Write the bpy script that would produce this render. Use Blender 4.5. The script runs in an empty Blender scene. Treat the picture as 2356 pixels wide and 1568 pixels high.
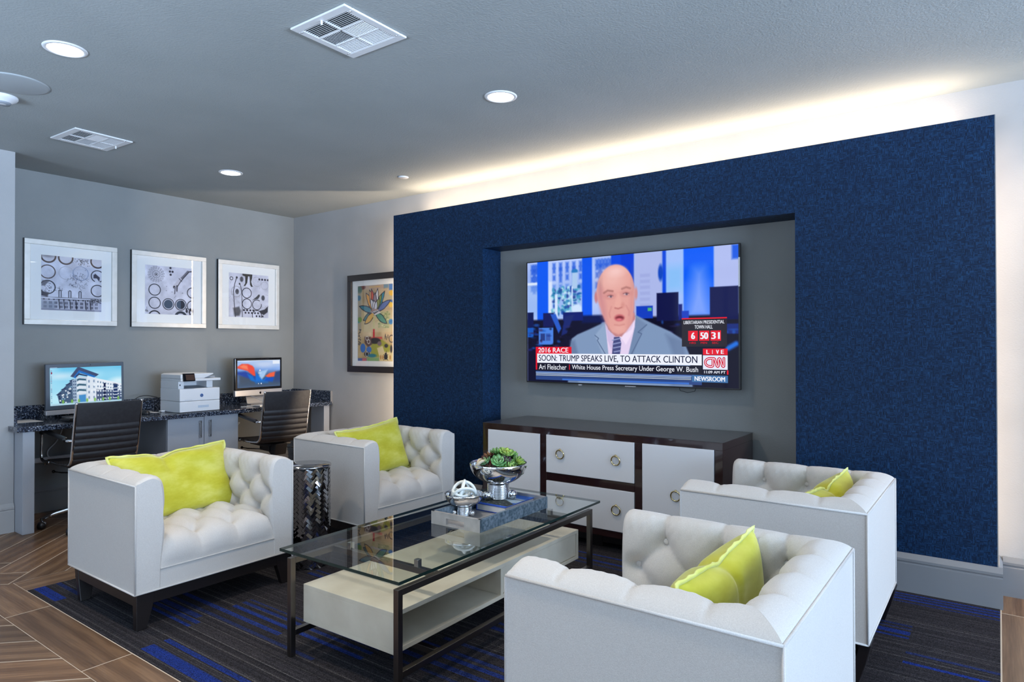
import bpy, bmesh, math, random
import numpy as np
from mathutils import Vector, Matrix, Euler
S = bpy.context.scene
COL = S.collection
PI = math.pi
sin, cos = math.sin, math.cos
random.seed(7)
rng = np.random.default_rng(11)

# ------------------------------------------------------------------ camera
cam = bpy.data.objects.new('camera', bpy.data.cameras.new('camera'))
COL.objects.link(cam)
yaw, pitch, roll = 0.634973281, 0.00798133396, -0.00106371
F = Vector((-sin(yaw)*cos(pitch), cos(yaw)*cos(pitch), sin(pitch)))
R0 = Vector((cos(yaw), sin(yaw), 0)); U0 = R0.cross(F)
Rr = R0*cos(roll) + U0*sin(roll); Ur = Rr.cross(F)
cam.matrix_world = Matrix(((Rr.x, Ur.x, -F.x, 0), (Rr.y, Ur.y, -F.y, 0), (Rr.z, Ur.z, -F.z, 1.30), (0, 0, 0, 1)))
cam.data.sensor_fit = 'HORIZONTAL'; cam.data.sensor_width = 36
cam.data.lens = 36*1521.457/2356
cam.data.clip_start = 0.05
S.camera = cam

# ------------------------------------------------------------------ view, world, daylight
S.view_settings.view_transform = 'Standard'
S.view_settings.look = 'None'
S.view_settings.exposure = 0.30
S.view_settings.gamma = 1.0
S.view_settings.use_curve_mapping = False
S.cycles.use_denoising = True
S.cycles.max_bounces = 10
S.cycles.diffuse_bounces = 5
S.cycles.glossy_bounces = 5
S.cycles.transparent_max_bounces = 12
S.cycles.caustics_reflective = False
S.cycles.caustics_refractive = False
S.cycles.sample_clamp_indirect = 6.0

world = bpy.data.worlds.new('daylight'); S.world = world
world.use_nodes = True
bg = world.node_tree.nodes['Background']
bg.inputs[0].default_value = (0.72, 0.84, 1.0, 1); bg.inputs[1].default_value = 1.3

def area(name, loc, direction, sx, sy, power, col, spread=180):
    l = bpy.data.lights.new(name, 'AREA'); l.shape = 'RECTANGLE'; l.size = sx; l.size_y = sy
    l.energy = power; l.color = col; l.spread = math.radians(spread)
    o = bpy.data.objects.new(name, l); COL.objects.link(o); o.location = loc
    o.rotation_euler = Vector(direction).to_track_quat('-Z', 'Y').to_euler()
    return o
CZ = 2.676                       # ceiling height
DAY = (0.54, 0.725, 1.0)
# daylight through the windows of the right wall and of the wall behind the camera:
# sky light coming in level, plus added fill lamps aimed up to brighten the ceiling
WIN_R, WIN_F = (-0.7, 1.3, 3.3), (-3.9, -1.9, 0.1)
XR, YF = 6.5, -3.2               # right wall, wall behind the camera
for yw in WIN_R:
    area('window_skylight', (XR-.08, yw, 1.45), (-1, 0, -0.05), 1.8, 2.1, 162, DAY)
    area('window_groundlight', (XR-.10, yw, .90), (-1, 0.05, 1.0), 1.8, 1.0, 195, DAY, 95)
for xw in WIN_F:
    area('window_skylight', (xw, YF+.08, 1.45), (0, 1, -0.05), 1.8, 2.1, 4, DAY)
    area('window_groundlight', (xw, YF+.10, .90), (0, 1, 1.15), 1.8, 1.0, 62, DAY, 88)
# warm light strips behind the edges of the blue feature panel: on top and down both sides
WARM = (1.0, 0.78, 0.56)
area('strip_light', (-2.15, 4.19, 2.440), (0, -0.15, 1), 4.0, 0.03, 18, WARM)
area('strip_light', (-4.216, 4.169, 1.28), (-1, 0.0, 0), 0.012, 2.2, 14, WARM)
area('strip_light', (-0.108, 4.169, 1.28), (1, 0.15, 0), 0.012, 2.2, 4.6, WARM)

# ------------------------------------------------------------------ helpers
def lin(c):
    """sRGB 0..255 to linear"""
    a = np.asarray(c, float)/255.0
    return np.where(a <= 0.04045, a/12.92, ((a+0.055)/1.055)**2.4)
def L4(*c):
    v = lin(c); return (float(v[0]), float(v[1]), float(v[2]), 1.0)

class MB:
    def __init__(self):
        self.v = []; self.f = []; self.m = []; self.s = []; self.c = []; self.T = None; self.col = None
    def add(self, vs, fs, m=0, smooth=False):
        b = len(self.v); T = self.T
        for p in vs:
            p = Vector(p)
            self.v.append(tuple(T @ p) if T is not None else tuple(p))
        for f in fs:
            self.f.append(tuple(b+i for i in f)); self.m.append(m); self.s.append(smooth); self.c.append(self.col)
        return self
    def box(self, x0, x1, y0, y1, z0, z1, m=0):
        vs = [(x, y, z) for z in (z0, z1) for y in (y0, y1) for x in (x0, x1)]
        return self.add(vs, [(0, 2, 3, 1), (4, 5, 7, 6), (0, 1, 5, 4), (2, 6, 7, 3), (0, 4, 6, 2), (1, 3, 7, 5)], m)
    def cbox(self, c, d, m=0):
        return self.box(c[0]-d[0]/2, c[0]+d[0]/2, c[1]-d[1]/2, c[1]+d[1]/2, c[2]-d[2]/2, c[2]+d[2]/2, m)
    def prism(self, poly, axis, lo, hi, m=0, smooth=False):
        """poly: 2D points in the two other axes (cyclic order after axis)"""
        n = len(poly)
        def mk(p, t):
            return {'x': (t, p[0], p[1]), 'y': (p[0], t, p[1]), 'z': (p[0], p[1], t)}[axis]
        vs = [mk(p, lo) for p in poly]+[mk(p, hi) for p in poly]
        fs = [tuple(range(n-1, -1, -1)), tuple(range(n, 2*n))]
        self.add(vs, fs, m)
        b = len(self.v)-2*n
        for i in range(n):
            j = (i+1) % n
            self.f.append((b+i, b+j, b+n+j, b+n+i)); self.m.append(m); self.s.append(smooth); self.c.append(self.col)
        return self
    def tube(self, path, r, n=10, m=0, closed=False, sx=1.0, up=None):
        P = [Vector(p) for p in path]; N = len(P)
        tang = []
        for i in range(N):
            a = P[(i-1) % N] if (closed or i > 0) else P[i]
            b = P[(i+1) % N] if (closed or i < N-1) else P[i]
            tang.append((b-a).normalized())
        ref = Vector(up) if up else (Vector((0, 0, 1)) if abs(tang[0].z) < 0.9 else Vector((1, 0, 0)))
        nrm = (ref-tang[0]*ref.dot(tang[0])).normalized()
        vs = []
        for i in range(N):
            t = tang[i]
            nrm = nrm-t*nrm.dot(t)
            nrm = nrm.normalized() if nrm.length > 1e-6 else t.orthogonal().normalized()
            if up:
                q = ref-t*ref.dot(t)
                if q.length > 0.05: nrm = q.normalized()
            bn = t.cross(nrm)
            rr = r[i] if isinstance(r, (list, tuple)) else r
            for k in range(n):
                a = 2*PI*k/n
                vs.append(P[i]+nrm*(cos(a)*rr)+bn*(sin(a)*rr*sx))
        fs = []
        for i in range(N if closed else N-1):
            for k in range(n):
                a = i*n+k; b = i*n+(k+1) % n; j = ((i+1) % N)*n
                fs.append((a, b, j+(k+1) % n, j+k))
        if not closed:
            fs.append(tuple(range(n-1, -1, -1))); fs.append(tuple((N-1)*n+k for k in range(n)))
        return self.add(vs, fs, m, True)
    def lathe(self, prof, c=(0, 0, 0), n=40, m=0, smooth=True):
        vs = []; K = len(prof)
        for k in range(n):
            a = 2*PI*k/n
            for r, z in prof: vs.append((c[0]+r*cos(a), c[1]+r*sin(a), c[2]+z))
        fs = []
        for k in range(n):
            k2 = (k+1) % n
            for i in range(K-1):
                a, b, d, e = k*K+i, k2*K+i, k2*K+i+1, k*K+i+1
                if prof[i][0] < 1e-6: fs.append((a, d, e))
                elif prof[i+1][0] < 1e-6: fs.append((a, b, e))
                else: fs.append((a, b, d, e))
        return self.add(vs, fs, m, smooth)
    def cyl(self, c, r, z0, z1, n=32, m=0):
        return self.lathe([(0, z0), (r, z0), (r, z0), (r, z1), (r, z1), (0, z1)], (c[0], c[1], 0), n, m, False)
    def sphere(self, c, r, n=16, m=0, sc=(1, 1, 1)):
        k = max(6, n//2)
        vs = [(c[0], c[1], c[2]-r*sc[2])]
        for i in range(1, k):
            a = -PI/2+PI*i/k
            for j in range(n):
                b = 2*PI*j/n
                vs.append((c[0]+r*cos(a)*cos(b)*sc[0], c[1]+r*cos(a)*sin(b)*sc[1], c[2]+r*sin(a)*sc[2]))
        vs.append((c[0], c[1], c[2]+r*sc[2]))
        fs = [(0, 1+(j+1) % n, 1+j) for j in range(n)]
        for i in range(k-2):
            for j in range(n):
                a = 1+i*n
                fs.append((a+j, a+(j+1) % n, a+n+(j+1) % n, a+n+j))
        t = len(vs)-1; a = 1+(k-2)*n
        fs += [(a+j, a+(j+1) % n, t) for j in range(n)]
        return self.add(vs, fs, m, True)
    def grid(self, P, m=0, smooth=True, closeu=False, closev=False, flip=False):
        """P: array (nu, nv, 3)"""
        nu, nv = P.shape[:2]
        fs = []
        for i in range(nu if closeu else nu-1):
            for j in range(nv if closev else nv-1):
                a, b = i*nv+j, ((i+1) % nu)*nv+j
                c, d = ((i+1) % nu)*nv+(j+1) % nv, i*nv+(j+1) % nv
                fs.append((a, d, c, b) if flip else (a, b, c, d))
        return self.add([tuple(p) for p in P.reshape(-1, 3)], fs, m, smooth)
    def build(self, name, mats, parent=None, bevel=None, seg=2, uv=None):
        me = bpy.data.meshes.new(name)
        me.from_pydata(self.v, [], self.f)
        if not isinstance(mats, (list, tuple)): mats = [mats]
        for q in mats: me.materials.append(q)
        me.polygons.foreach_set('material_index', self.m)
        me.polygons.foreach_set('use_smooth', self.s)
        if any(c is not None for c in self.c):
            at = me.color_attributes.new('Col', 'FLOAT_COLOR', 'CORNER')
            out = []
            for p, c in zip(me.polygons, self.c):
                c = c or (1, 1, 1, 1)
                out.extend(list(c)*p.loop_total)
            at.data.foreach_set('color', out)
        me.update()
        o = bpy.data.objects.new(name, me); COL.objects.link(o)
        if parent is not None: o.parent = parent
        if bevel:
            b = o.modifiers.new('bevel', 'BEVEL'); b.width = bevel; b.segments = seg; b.limit_method = 'ANGLE'
            b.angle_limit = math.radians(40); b.harden_normals = False
        return o

def tag(o, label, cat, group=None):
    o['label'] = label; o['category'] = cat
    if group: o['group'] = group
    return o
def thing(name, label, cat, loc=(0, 0, 0), rotz=0.0, group=None, rot=None):
    o = bpy.data.objects.new(name, None); COL.objects.link(o)
    o.empty_display_size = 0.1
    o.location = loc; o.rotation_euler = rot if rot else (0, 0, rotz)
    return tag(o, label, cat, group)
def struct(o): o['kind'] = 'structure'; return o
def dup(root, loc, rotz, label, group=None):
    r = root.copy(); COL.objects.link(r); r.location = loc; r.rotation_euler = (0, 0, rotz)
    r['label'] = label
    if group: r['group'] = group
    def rec(src, dst):
        for ch in list(src.children):
            c = ch.copy(); COL.objects.link(c); c.parent = dst; rec(ch, c)
    rec(root, r)
    return r

# ------------------------------------------------------------------ materials
def mat(name, col, rough=0.5, metal=0.0, spec=0.5, coat=0.0, sheen=0.0, emit=None, es=1.0, sheencol=None):
    m = bpy.data.materials.new(name); m.use_nodes = True
    b = m.node_tree.nodes['Principled BSDF']
    b.inputs['Base Color'].default_value = col
    b.inputs['Roughness'].default_value = rough
    b.inputs['Metallic'].default_value = metal
    b.inputs['Specular IOR Level'].default_value = spec
    b.inputs['Coat Weight'].default_value = coat
    b.inputs['Coat Roughness'].default_value = 0.04
    b.inputs['Sheen Weight'].default_value = sheen
    b.inputs['Sheen Roughness'].default_value = 0.4
    if sheencol: b.inputs['Sheen Tint'].default_value = sheencol
    if emit:
        b.inputs['Emission Color'].default_value = emit; b.inputs['Emission Strength'].default_value = es
    return m
def nodes(m):
    nt = m.node_tree
    return nt, nt.nodes, nt.links, nt.nodes['Principled BSDF']
def nd(nt, t, **kw):
    n = nt.nodes.new(t)
    for k, v in kw.items(): setattr(n, k, v)
    return n
def texco(nt, kind='Object', scale=(1, 1, 1), rot=(0, 0, 0)):
    tc = nd(nt, 'ShaderNodeTexCoord'); mp = nd(nt, 'ShaderNodeMapping')
    mp.inputs['Scale'].default_value = scale; mp.inputs['Rotation'].default_value = rot
    nt.links.new(tc.outputs[kind], mp.inputs['Vector'])
    return mp.outputs['Vector']
def noise(nt, vec, scale, detail=3, rough=0.5):
    n = nd(nt, 'ShaderNodeTexNoise'); n.inputs['Scale'].default_value = scale
    n.inputs['Detail'].default_value = detail; n.inputs['Roughness'].default_value = rough
    nt.links.new(vec, n.inputs['Vector']); return n.outputs['Fac']
def ramp(nt, fac, stops):
    r = nd(nt, 'ShaderNodeValToRGB'); e = r.color_ramp.elements
    while len(e) < len(stops): e.new(0.5)
    for q, (p, c) in zip(e, stops): q.position = p; q.color = c
    nt.links.new(fac, r.inputs['Fac']); return r.outputs['Color']
def mixc(nt, fac, a, b, mode='MIX'):
    n = nd(nt, 'ShaderNodeMix', data_type='RGBA', blend_type=mode)
    for i, x in ((0, fac), (6, a), (7, b)):
        if hasattr(x, 'is_linked'): nt.links.new(x, n.inputs[i])
        else: n.inputs[i].default_value = x
    return n.outputs[2]
def math_(nt, op, a, b=0.0):
    n = nd(nt, 'ShaderNodeMath', operation=op)
    for i, x in ((0, a), (1, b)):
        if hasattr(x, 'is_linked'): nt.links.new(x, n.inputs[i])
        else: n.inputs[i].default_value = x
    return n.outputs[0]
def bump(nt, h, strength=0.2, dist=0.002):
    b = nd(nt, 'ShaderNodeBump'); b.inputs['Strength'].default_value = strength
    b.inputs['Distance'].default_value = dist
    nt.links.new(h, b.inputs['Height'])
    nt.links.new(b.outputs['Normal'], nt.nodes['Principled BSDF'].inputs['Normal'])
def textured(name, c1, c2, scale, rough=0.6, bs=0.0, bscale=200, bd=0.002, detail=3, stretch=(1, 1, 1), lo=0.35, hi=0.65, **kw):
    m = mat(name, c1, rough, **kw); nt, ns, lk, p = nodes(m)
    v = texco(nt, 'Object', stretch)
    lk.new(ramp(nt, noise(nt, v, scale, detail), [(lo, c1), (hi, c2)]), p.inputs['Base Color'])
    if bs: bump(nt, noise(nt, texco(nt, 'Object'), bscale, 2), bs, bd)
    return m

M = {}
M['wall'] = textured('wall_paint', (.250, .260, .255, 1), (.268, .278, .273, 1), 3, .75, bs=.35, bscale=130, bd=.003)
M['ceiling'] = textured('ceiling_paint', (.352, .378, .372, 1), (.38, .405, .40, 1), 2, .8, bs=.4, bscale=110, bd=.004)
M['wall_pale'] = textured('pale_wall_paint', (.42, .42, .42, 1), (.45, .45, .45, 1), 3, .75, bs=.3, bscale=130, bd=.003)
M['trim'] = mat('trim_paint', (.25, .25, .255, 1), .4)
M['grout'] = mat('grout', L4(205, 190, 170), .8)
M['white_metal'] = mat('white_enamel', (.80, .80, .80, 1), .4)
M['speaker'] = mat('grey_grille', (.40, .43, .44, 1), .6)
M['dark'] = mat('dark_void', (.02, .022, .026, 1), .7)
M['chrome'] = mat('polished_chrome', (.78, .78, .79, 1), .06, 1.0)
M['chrome_soft'] = mat('brushed_steel', (.55, .55, .55, 1), .28, 1.0)
M['dark_chrome'] = mat('smoked_chrome', (.42, .42, .44, 1), .08, 1.0)
M['bronze'] = mat('bronze_metal', (.17, .15, .135, 1), .30, 1.0)
M['gold'] = mat('polished_brass', (.78, .62, .32, 1), .12, 1.0)
M['espresso'] = mat('espresso_wood', (.012, .009, .009, 1), .32)
M['lacquer'] = mat('dark_brown_lacquer', (.022, .008, .009, 1), .10, coat=.6)
M['lacquer_top'] = mat('dark_brown_top', (.05, .045, .046, 1), .28, coat=.35)
M['white_gloss'] = mat('white_lacquer', (.74, .74, .76, 1), .18, coat=.5)
M['black_plastic'] = mat('black_plastic', (.012, .012, .014, 1), .3)
M['black_gloss'] = mat('black_glass', (.006, .006, .008, 1), .06)
M['slate'] = mat('slate_plastic', (.075, .095, .125, 1), .35)
M['alu'] = mat('aluminium', (.62, .61, .63, 1), .3, .6)
M['white_plastic'] = mat('white_plastic', (.78, .79, .81, 1), .4)
M['grey_plastic'] = mat('grey_plastic', (.30, .33, .37, 1), .5)
M['paper'] = mat('paper', (.80, .79, .78, 1), .7)
M['cab'] = mat('cabinet_paint', (.40, .43, .48, 1), .35)
M['cab_dark'] = mat('cabinet_side', (.30, .32, .36, 1), .5)
M['leather'] = textured('black_leather', (.020, .019, .022, 1), (.028, .027, .030, 1), 40, .42, bs=.25, bscale=300, bd=.001)
M['ivory'] = textured('ivory_shagreen', (.57, .505, .40, 1), (.65, .59, .48, 1), 7, .38, bs=.08, bscale=350, bd=.001)
M['pewter'] = textured('antiqued_pewter', (.07, .115, .15, 1), (.24, .30, .36, 1), 70, .38, metal=.4, detail=5, bs=.2, bscale=60, bd=.002)
M['pewter_flat'] = textured('brushed_pewter', (.42, .41, .40, 1), (.52, .51, .50, 1), 20, .4, metal=.55)
M['frame_silver'] = textured('champagne_leaf', (.72, .70, .65, 1), (.80, .78, .74, 1), 12, .3, metal=.12)
M['mat_board'] = mat('mat_board', (.86, .86, .86, 1), .8)
M['rope_white'] = mat('white_glass_rope', (.80, .84, .82, 1), .15, coat=.5)
M['rope_tan'] = mat('tan_rope', (.52, .44, .32, 1), .45)
M['cable'] = mat('black_cable', (.01, .01, .011, 1), .4)
M['cable_white'] = mat('white_cable', (.70, .74, .78, 1), .4)
M['lamp'] = mat('lamp_diffuser', (1, 1, 1, 1), .5, emit=(1.0, .95, .88, 1), es=9)
M['red'] = mat('red_badge', (.55, .02, .03, 1), .3)

def m_fabric():
    m = mat('oatmeal_linen', (.70, .68, .66, 1), .9, spec=.15, sheen=.25)
    nt, ns, lk, p = nodes(m)
    v = texco(nt, 'Object')
    w = noise(nt, texco(nt, 'Object', (1, 1, 1)), 420, 2)
    c = ramp(nt, w, [(.3, (.555, .53, .505, 1)), (.7, (.665, .64, .61, 1))])
    c2 = mixc(nt, math_(nt, 'MULTIPLY', noise(nt, v, 9, 4), .25), c, (.53, .515, .50, 1))
    lk.new(c2, p.inputs['Base Color'])
    bump(nt, w, .25, .0012)
    return m
M['fabric'] = m_fabric()
def m_velvet(name, a, b, c):
    m = mat(name, a, .75, spec=.15, sheen=.9, sheencol=(1, 1, .62, 1)); nt, ns, lk, p = nodes(m)
    v = texco(nt, 'Object', (1, 1, 2.2))
    lk.new(ramp(nt, noise(nt, v, 5, 4, .6), [(.3, a), (.5, b), (.68, c)]), p.inputs['Base Color'])
    bump(nt, noise(nt, texco(nt, 'Object'), 500, 2), .2, .001)
    return m
M['lime'] = m_velvet('lime_velvet', L4(178, 173, 36), L4(196, 193, 66), L4(212, 210, 104))
M['lime_edge'] = m_velvet('lime_trim', L4(204, 203, 88), L4(216, 216, 120), L4(228, 230, 160))

def m_wallpaper():
    m = mat('navy_grasscloth', (.02, .05, .12, 1), .5, spec=.2); nt, ns, lk, p = nodes(m)
    v = texco(nt, 'Object')
    def dash(inc):
        q = nd(nt, 'ShaderNodeVectorMath', operation='SNAP'); lk.new(v, q.inputs[0]); q.inputs[1].default_value = inc
        w = nd(nt, 'ShaderNodeTexWhiteNoise', noise_dimensions='3D'); lk.new(q.outputs[0], w.inputs['Vector']); return w.outputs['Value']
    h, g = dash((.017, .017, .0022)), dash((.0022, .0022, .016))
    sel = math_(nt, 'GREATER_THAN', dash((.014, .014, .012)), .42)
    t = mixc(nt, sel, h, g)
    t2 = mixc(nt, .45, t, noise(nt, v, 60, 2))
    c = ramp(nt, t2, [(.22, L4(10, 27, 49)), (.5, L4(15, 41, 72)), (.82, L4(30, 69, 108))])
    big = noise(nt, v, 1.3, 2)
    lk.new(mixc(nt, math_(nt, 'MULTIPLY', big, .25), c, L4(14, 35, 66)), p.inputs['Base Color'])
    bump(nt, t, .25, .0012)
    return m
M['navy'] = m_wallpaper()

def m_granite():
    m = mat('blue_pearl_granite', (.05, .06, .08, 1), .12, coat=.3); nt, ns, lk, p = nodes(m)
    v = texco(nt, 'Object')
    vo = nd(nt, 'ShaderNodeTexVoronoi'); vo.inputs['Scale'].default_value = 150
    lk.new(v, vo.inputs['Vector'])
    c = ramp(nt, vo.outputs['Color'], [(.12, L4(26, 33, 46)), (.4, L4(58, 68, 88)), (.66, L4(104, 116, 136)), (.9, L4(196, 204, 216))])
    n = noise(nt, v, 120, 3)
    lk.new(mixc(nt, ramp(nt, n, [(.42, (0, 0, 0, 1)), (.6, (1, 1, 1, 1))]), L4(24, 29, 40), c), p.inputs['Base Color'])
    return m
M['granite'] = m_granite()

def m_planks():
    m = mat('wood_look_tile', (.2, .13, .08, 1), .38, spec=.45); nt, ns, lk, p = nodes(m)
    a = nd(nt, 'ShaderNodeVertexColor', layer_name='Col')
    uvn = nd(nt, 'ShaderNodeUVMap', uv_map='UVMap')
    def mp(sc):
        q = nd(nt, 'ShaderNodeMapping'); q.inputs['Scale'].default_value = sc
        lk.new(uvn.outputs['UV'], q.inputs['Vector']); return q.outputs['Vector']
    g = noise(nt, mp((1.6, 42, 1)), 2.6, 6, .6)
    w = nd(nt, 'ShaderNodeTexWave', wave_type='RINGS'); w.inputs['Scale'].default_value = 1.1
    w.inputs['Distortion'].default_value = 5; w.inputs['Detail'].default_value = 4; w.inputs['Detail Scale'].default_value = 1.2
    lk.new(mp((.6, 3.6, 1)), w.inputs['Vector'])
    t = math_(nt, 'ADD', math_(nt, 'MULTIPLY', g, .78), math_(nt, 'MULTIPLY', w.outputs['Fac'], .22))
    c = ramp(nt, t, [(.25, L4(90, 65, 46)), (.5, L4(118, 90, 66)), (.75, L4(146, 115, 86))])
    lk.new(mixc(nt, 1.0, c, a.outputs['Color'], 'MULTIPLY'), p.inputs['Base Color'])
    bump(nt, g, .12, .001)
    return m
M['plank'] = m_planks()

def m_attr(name, rough=.9, nscale=500, amount=.5, bd=.003):
    m = mat(name, (.1, .1, .1, 1), rough, spec=.1); nt, ns, lk, p = nodes(m)
    a = nd(nt, 'ShaderNodeVertexColor', layer_name='Col')
    n = noise(nt, texco(nt, 'Object'), nscale, 2)
    k = ramp(nt, n, [(.3, (1-amount, 1-amount, 1-amount, 1)), (.7, (1+amount, 1+amount, 1+amount, 1))])
    lk.new(mixc(nt, 1.0, a.outputs['Color'], k, 'MULTIPLY'), p.inputs['Base Color'])
    bump(nt, n, .6, bd)
    return m
M['carpet'] = m_attr('loop_pile_carpet', .95, 260, .75, .005)
def m_print(name, rough=.6):
    m = mat(name, (1, 1, 1, 1), rough, spec=.2); nt, ns, lk, p = nodes(m)
    a = nd(nt, 'ShaderNodeVertexColor', layer_name='Col')
    lk.new(a.outputs['Color'], p.inputs['Base Color']); return m
M['print'] = m_print('printed_paper')
def m_screen(name, strength=1.0):
    m = mat(name, (0.003, 0.003, 0.004, 1), .05, spec=.12); nt, ns, lk, p = nodes(m)
    a = nd(nt, 'ShaderNodeVertexColor', layer_name='Col')
    lk.new(a.outputs['Color'], p.inputs['Emission Color']); p.inputs['Emission Strength'].default_value = strength
    return m
M['screen'] = m_screen('lit_display', 0.83)
def m_glass(name, tint, f0):
    """thin clear sheet: Schlick reflection over plain transmission, the same from both sides"""
    m = bpy.data.materials.new(name); m.use_nodes = True; nt = m.node_tree
    for n in list(nt.nodes): nt.nodes.remove(n)
    out = nd(nt, 'ShaderNodeOutputMaterial'); mx = nd(nt, 'ShaderNodeMixShader')
    t = nd(nt, 'ShaderNodeBsdfTransparent'); t.inputs[0].default_value = tint
    g = nd(nt, 'ShaderNodeBsdfGlossy'); g.inputs['Color'].default_value = (1, 1, 1, 1); g.inputs['Roughness'].default_value = 0.0
    ge = nd(nt, 'ShaderNodeNewGeometry'); dt = nd(nt, 'ShaderNodeVectorMath', operation='DOT_PRODUCT')
    nt.links.new(ge.outputs['Normal'], dt.inputs[0]); nt.links.new(ge.outputs['Incoming'], dt.inputs[1])
    k = math_(nt, 'POWER', math_(nt, 'SUBTRACT', 1.0, math_(nt, 'ABSOLUTE', dt.outputs['Value'])), 5.0)
    f = math_(nt, 'ADD', math_(nt, 'MULTIPLY', k, 1-f0), f0)
    nt.links.new(f, mx.inputs[0]); nt.links.new(t.outputs[0], mx.inputs[1]); nt.links.new(g.outputs[0], mx.inputs[2])
    nt.links.new(mx.outputs[0], out.inputs[0]); return m
M['glass'] = m_glass('clear_glass', (.92, .96, .935, 1), .09)
M['glazing'] = m_glass('picture_glass', (.98, .99, .99, 1), .05)
def m_clear():
    m = bpy.data.materials.new('clear_glass_underside'); m.use_nodes = True; nt = m.node_tree
    for n in list(nt.nodes): nt.nodes.remove(n)
    out = nd(nt, 'ShaderNodeOutputMaterial'); t = nd(nt, 'ShaderNodeBsdfTransparent'); t.inputs[0].default_value = (.95, .97, .96, 1)
    nt.links.new(t.outputs[0], out.inputs[0]); return m
M['clear'] = m_clear()
M['glass_edge'] = mat('glass_edge', (.012, .03, .028, 1), .12)
def m_leaf():
    m = mat('succulent_leaf', (.1, .3, .08, 1), .45); nt, ns, lk, p = nodes(m)
    a = nd(nt, 'ShaderNodeVertexColor', layer_name='Col'); lk.new(a.outputs['Color'], p.inputs['Base Color']); return m
M['leaf'] = m_leaf()

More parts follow.
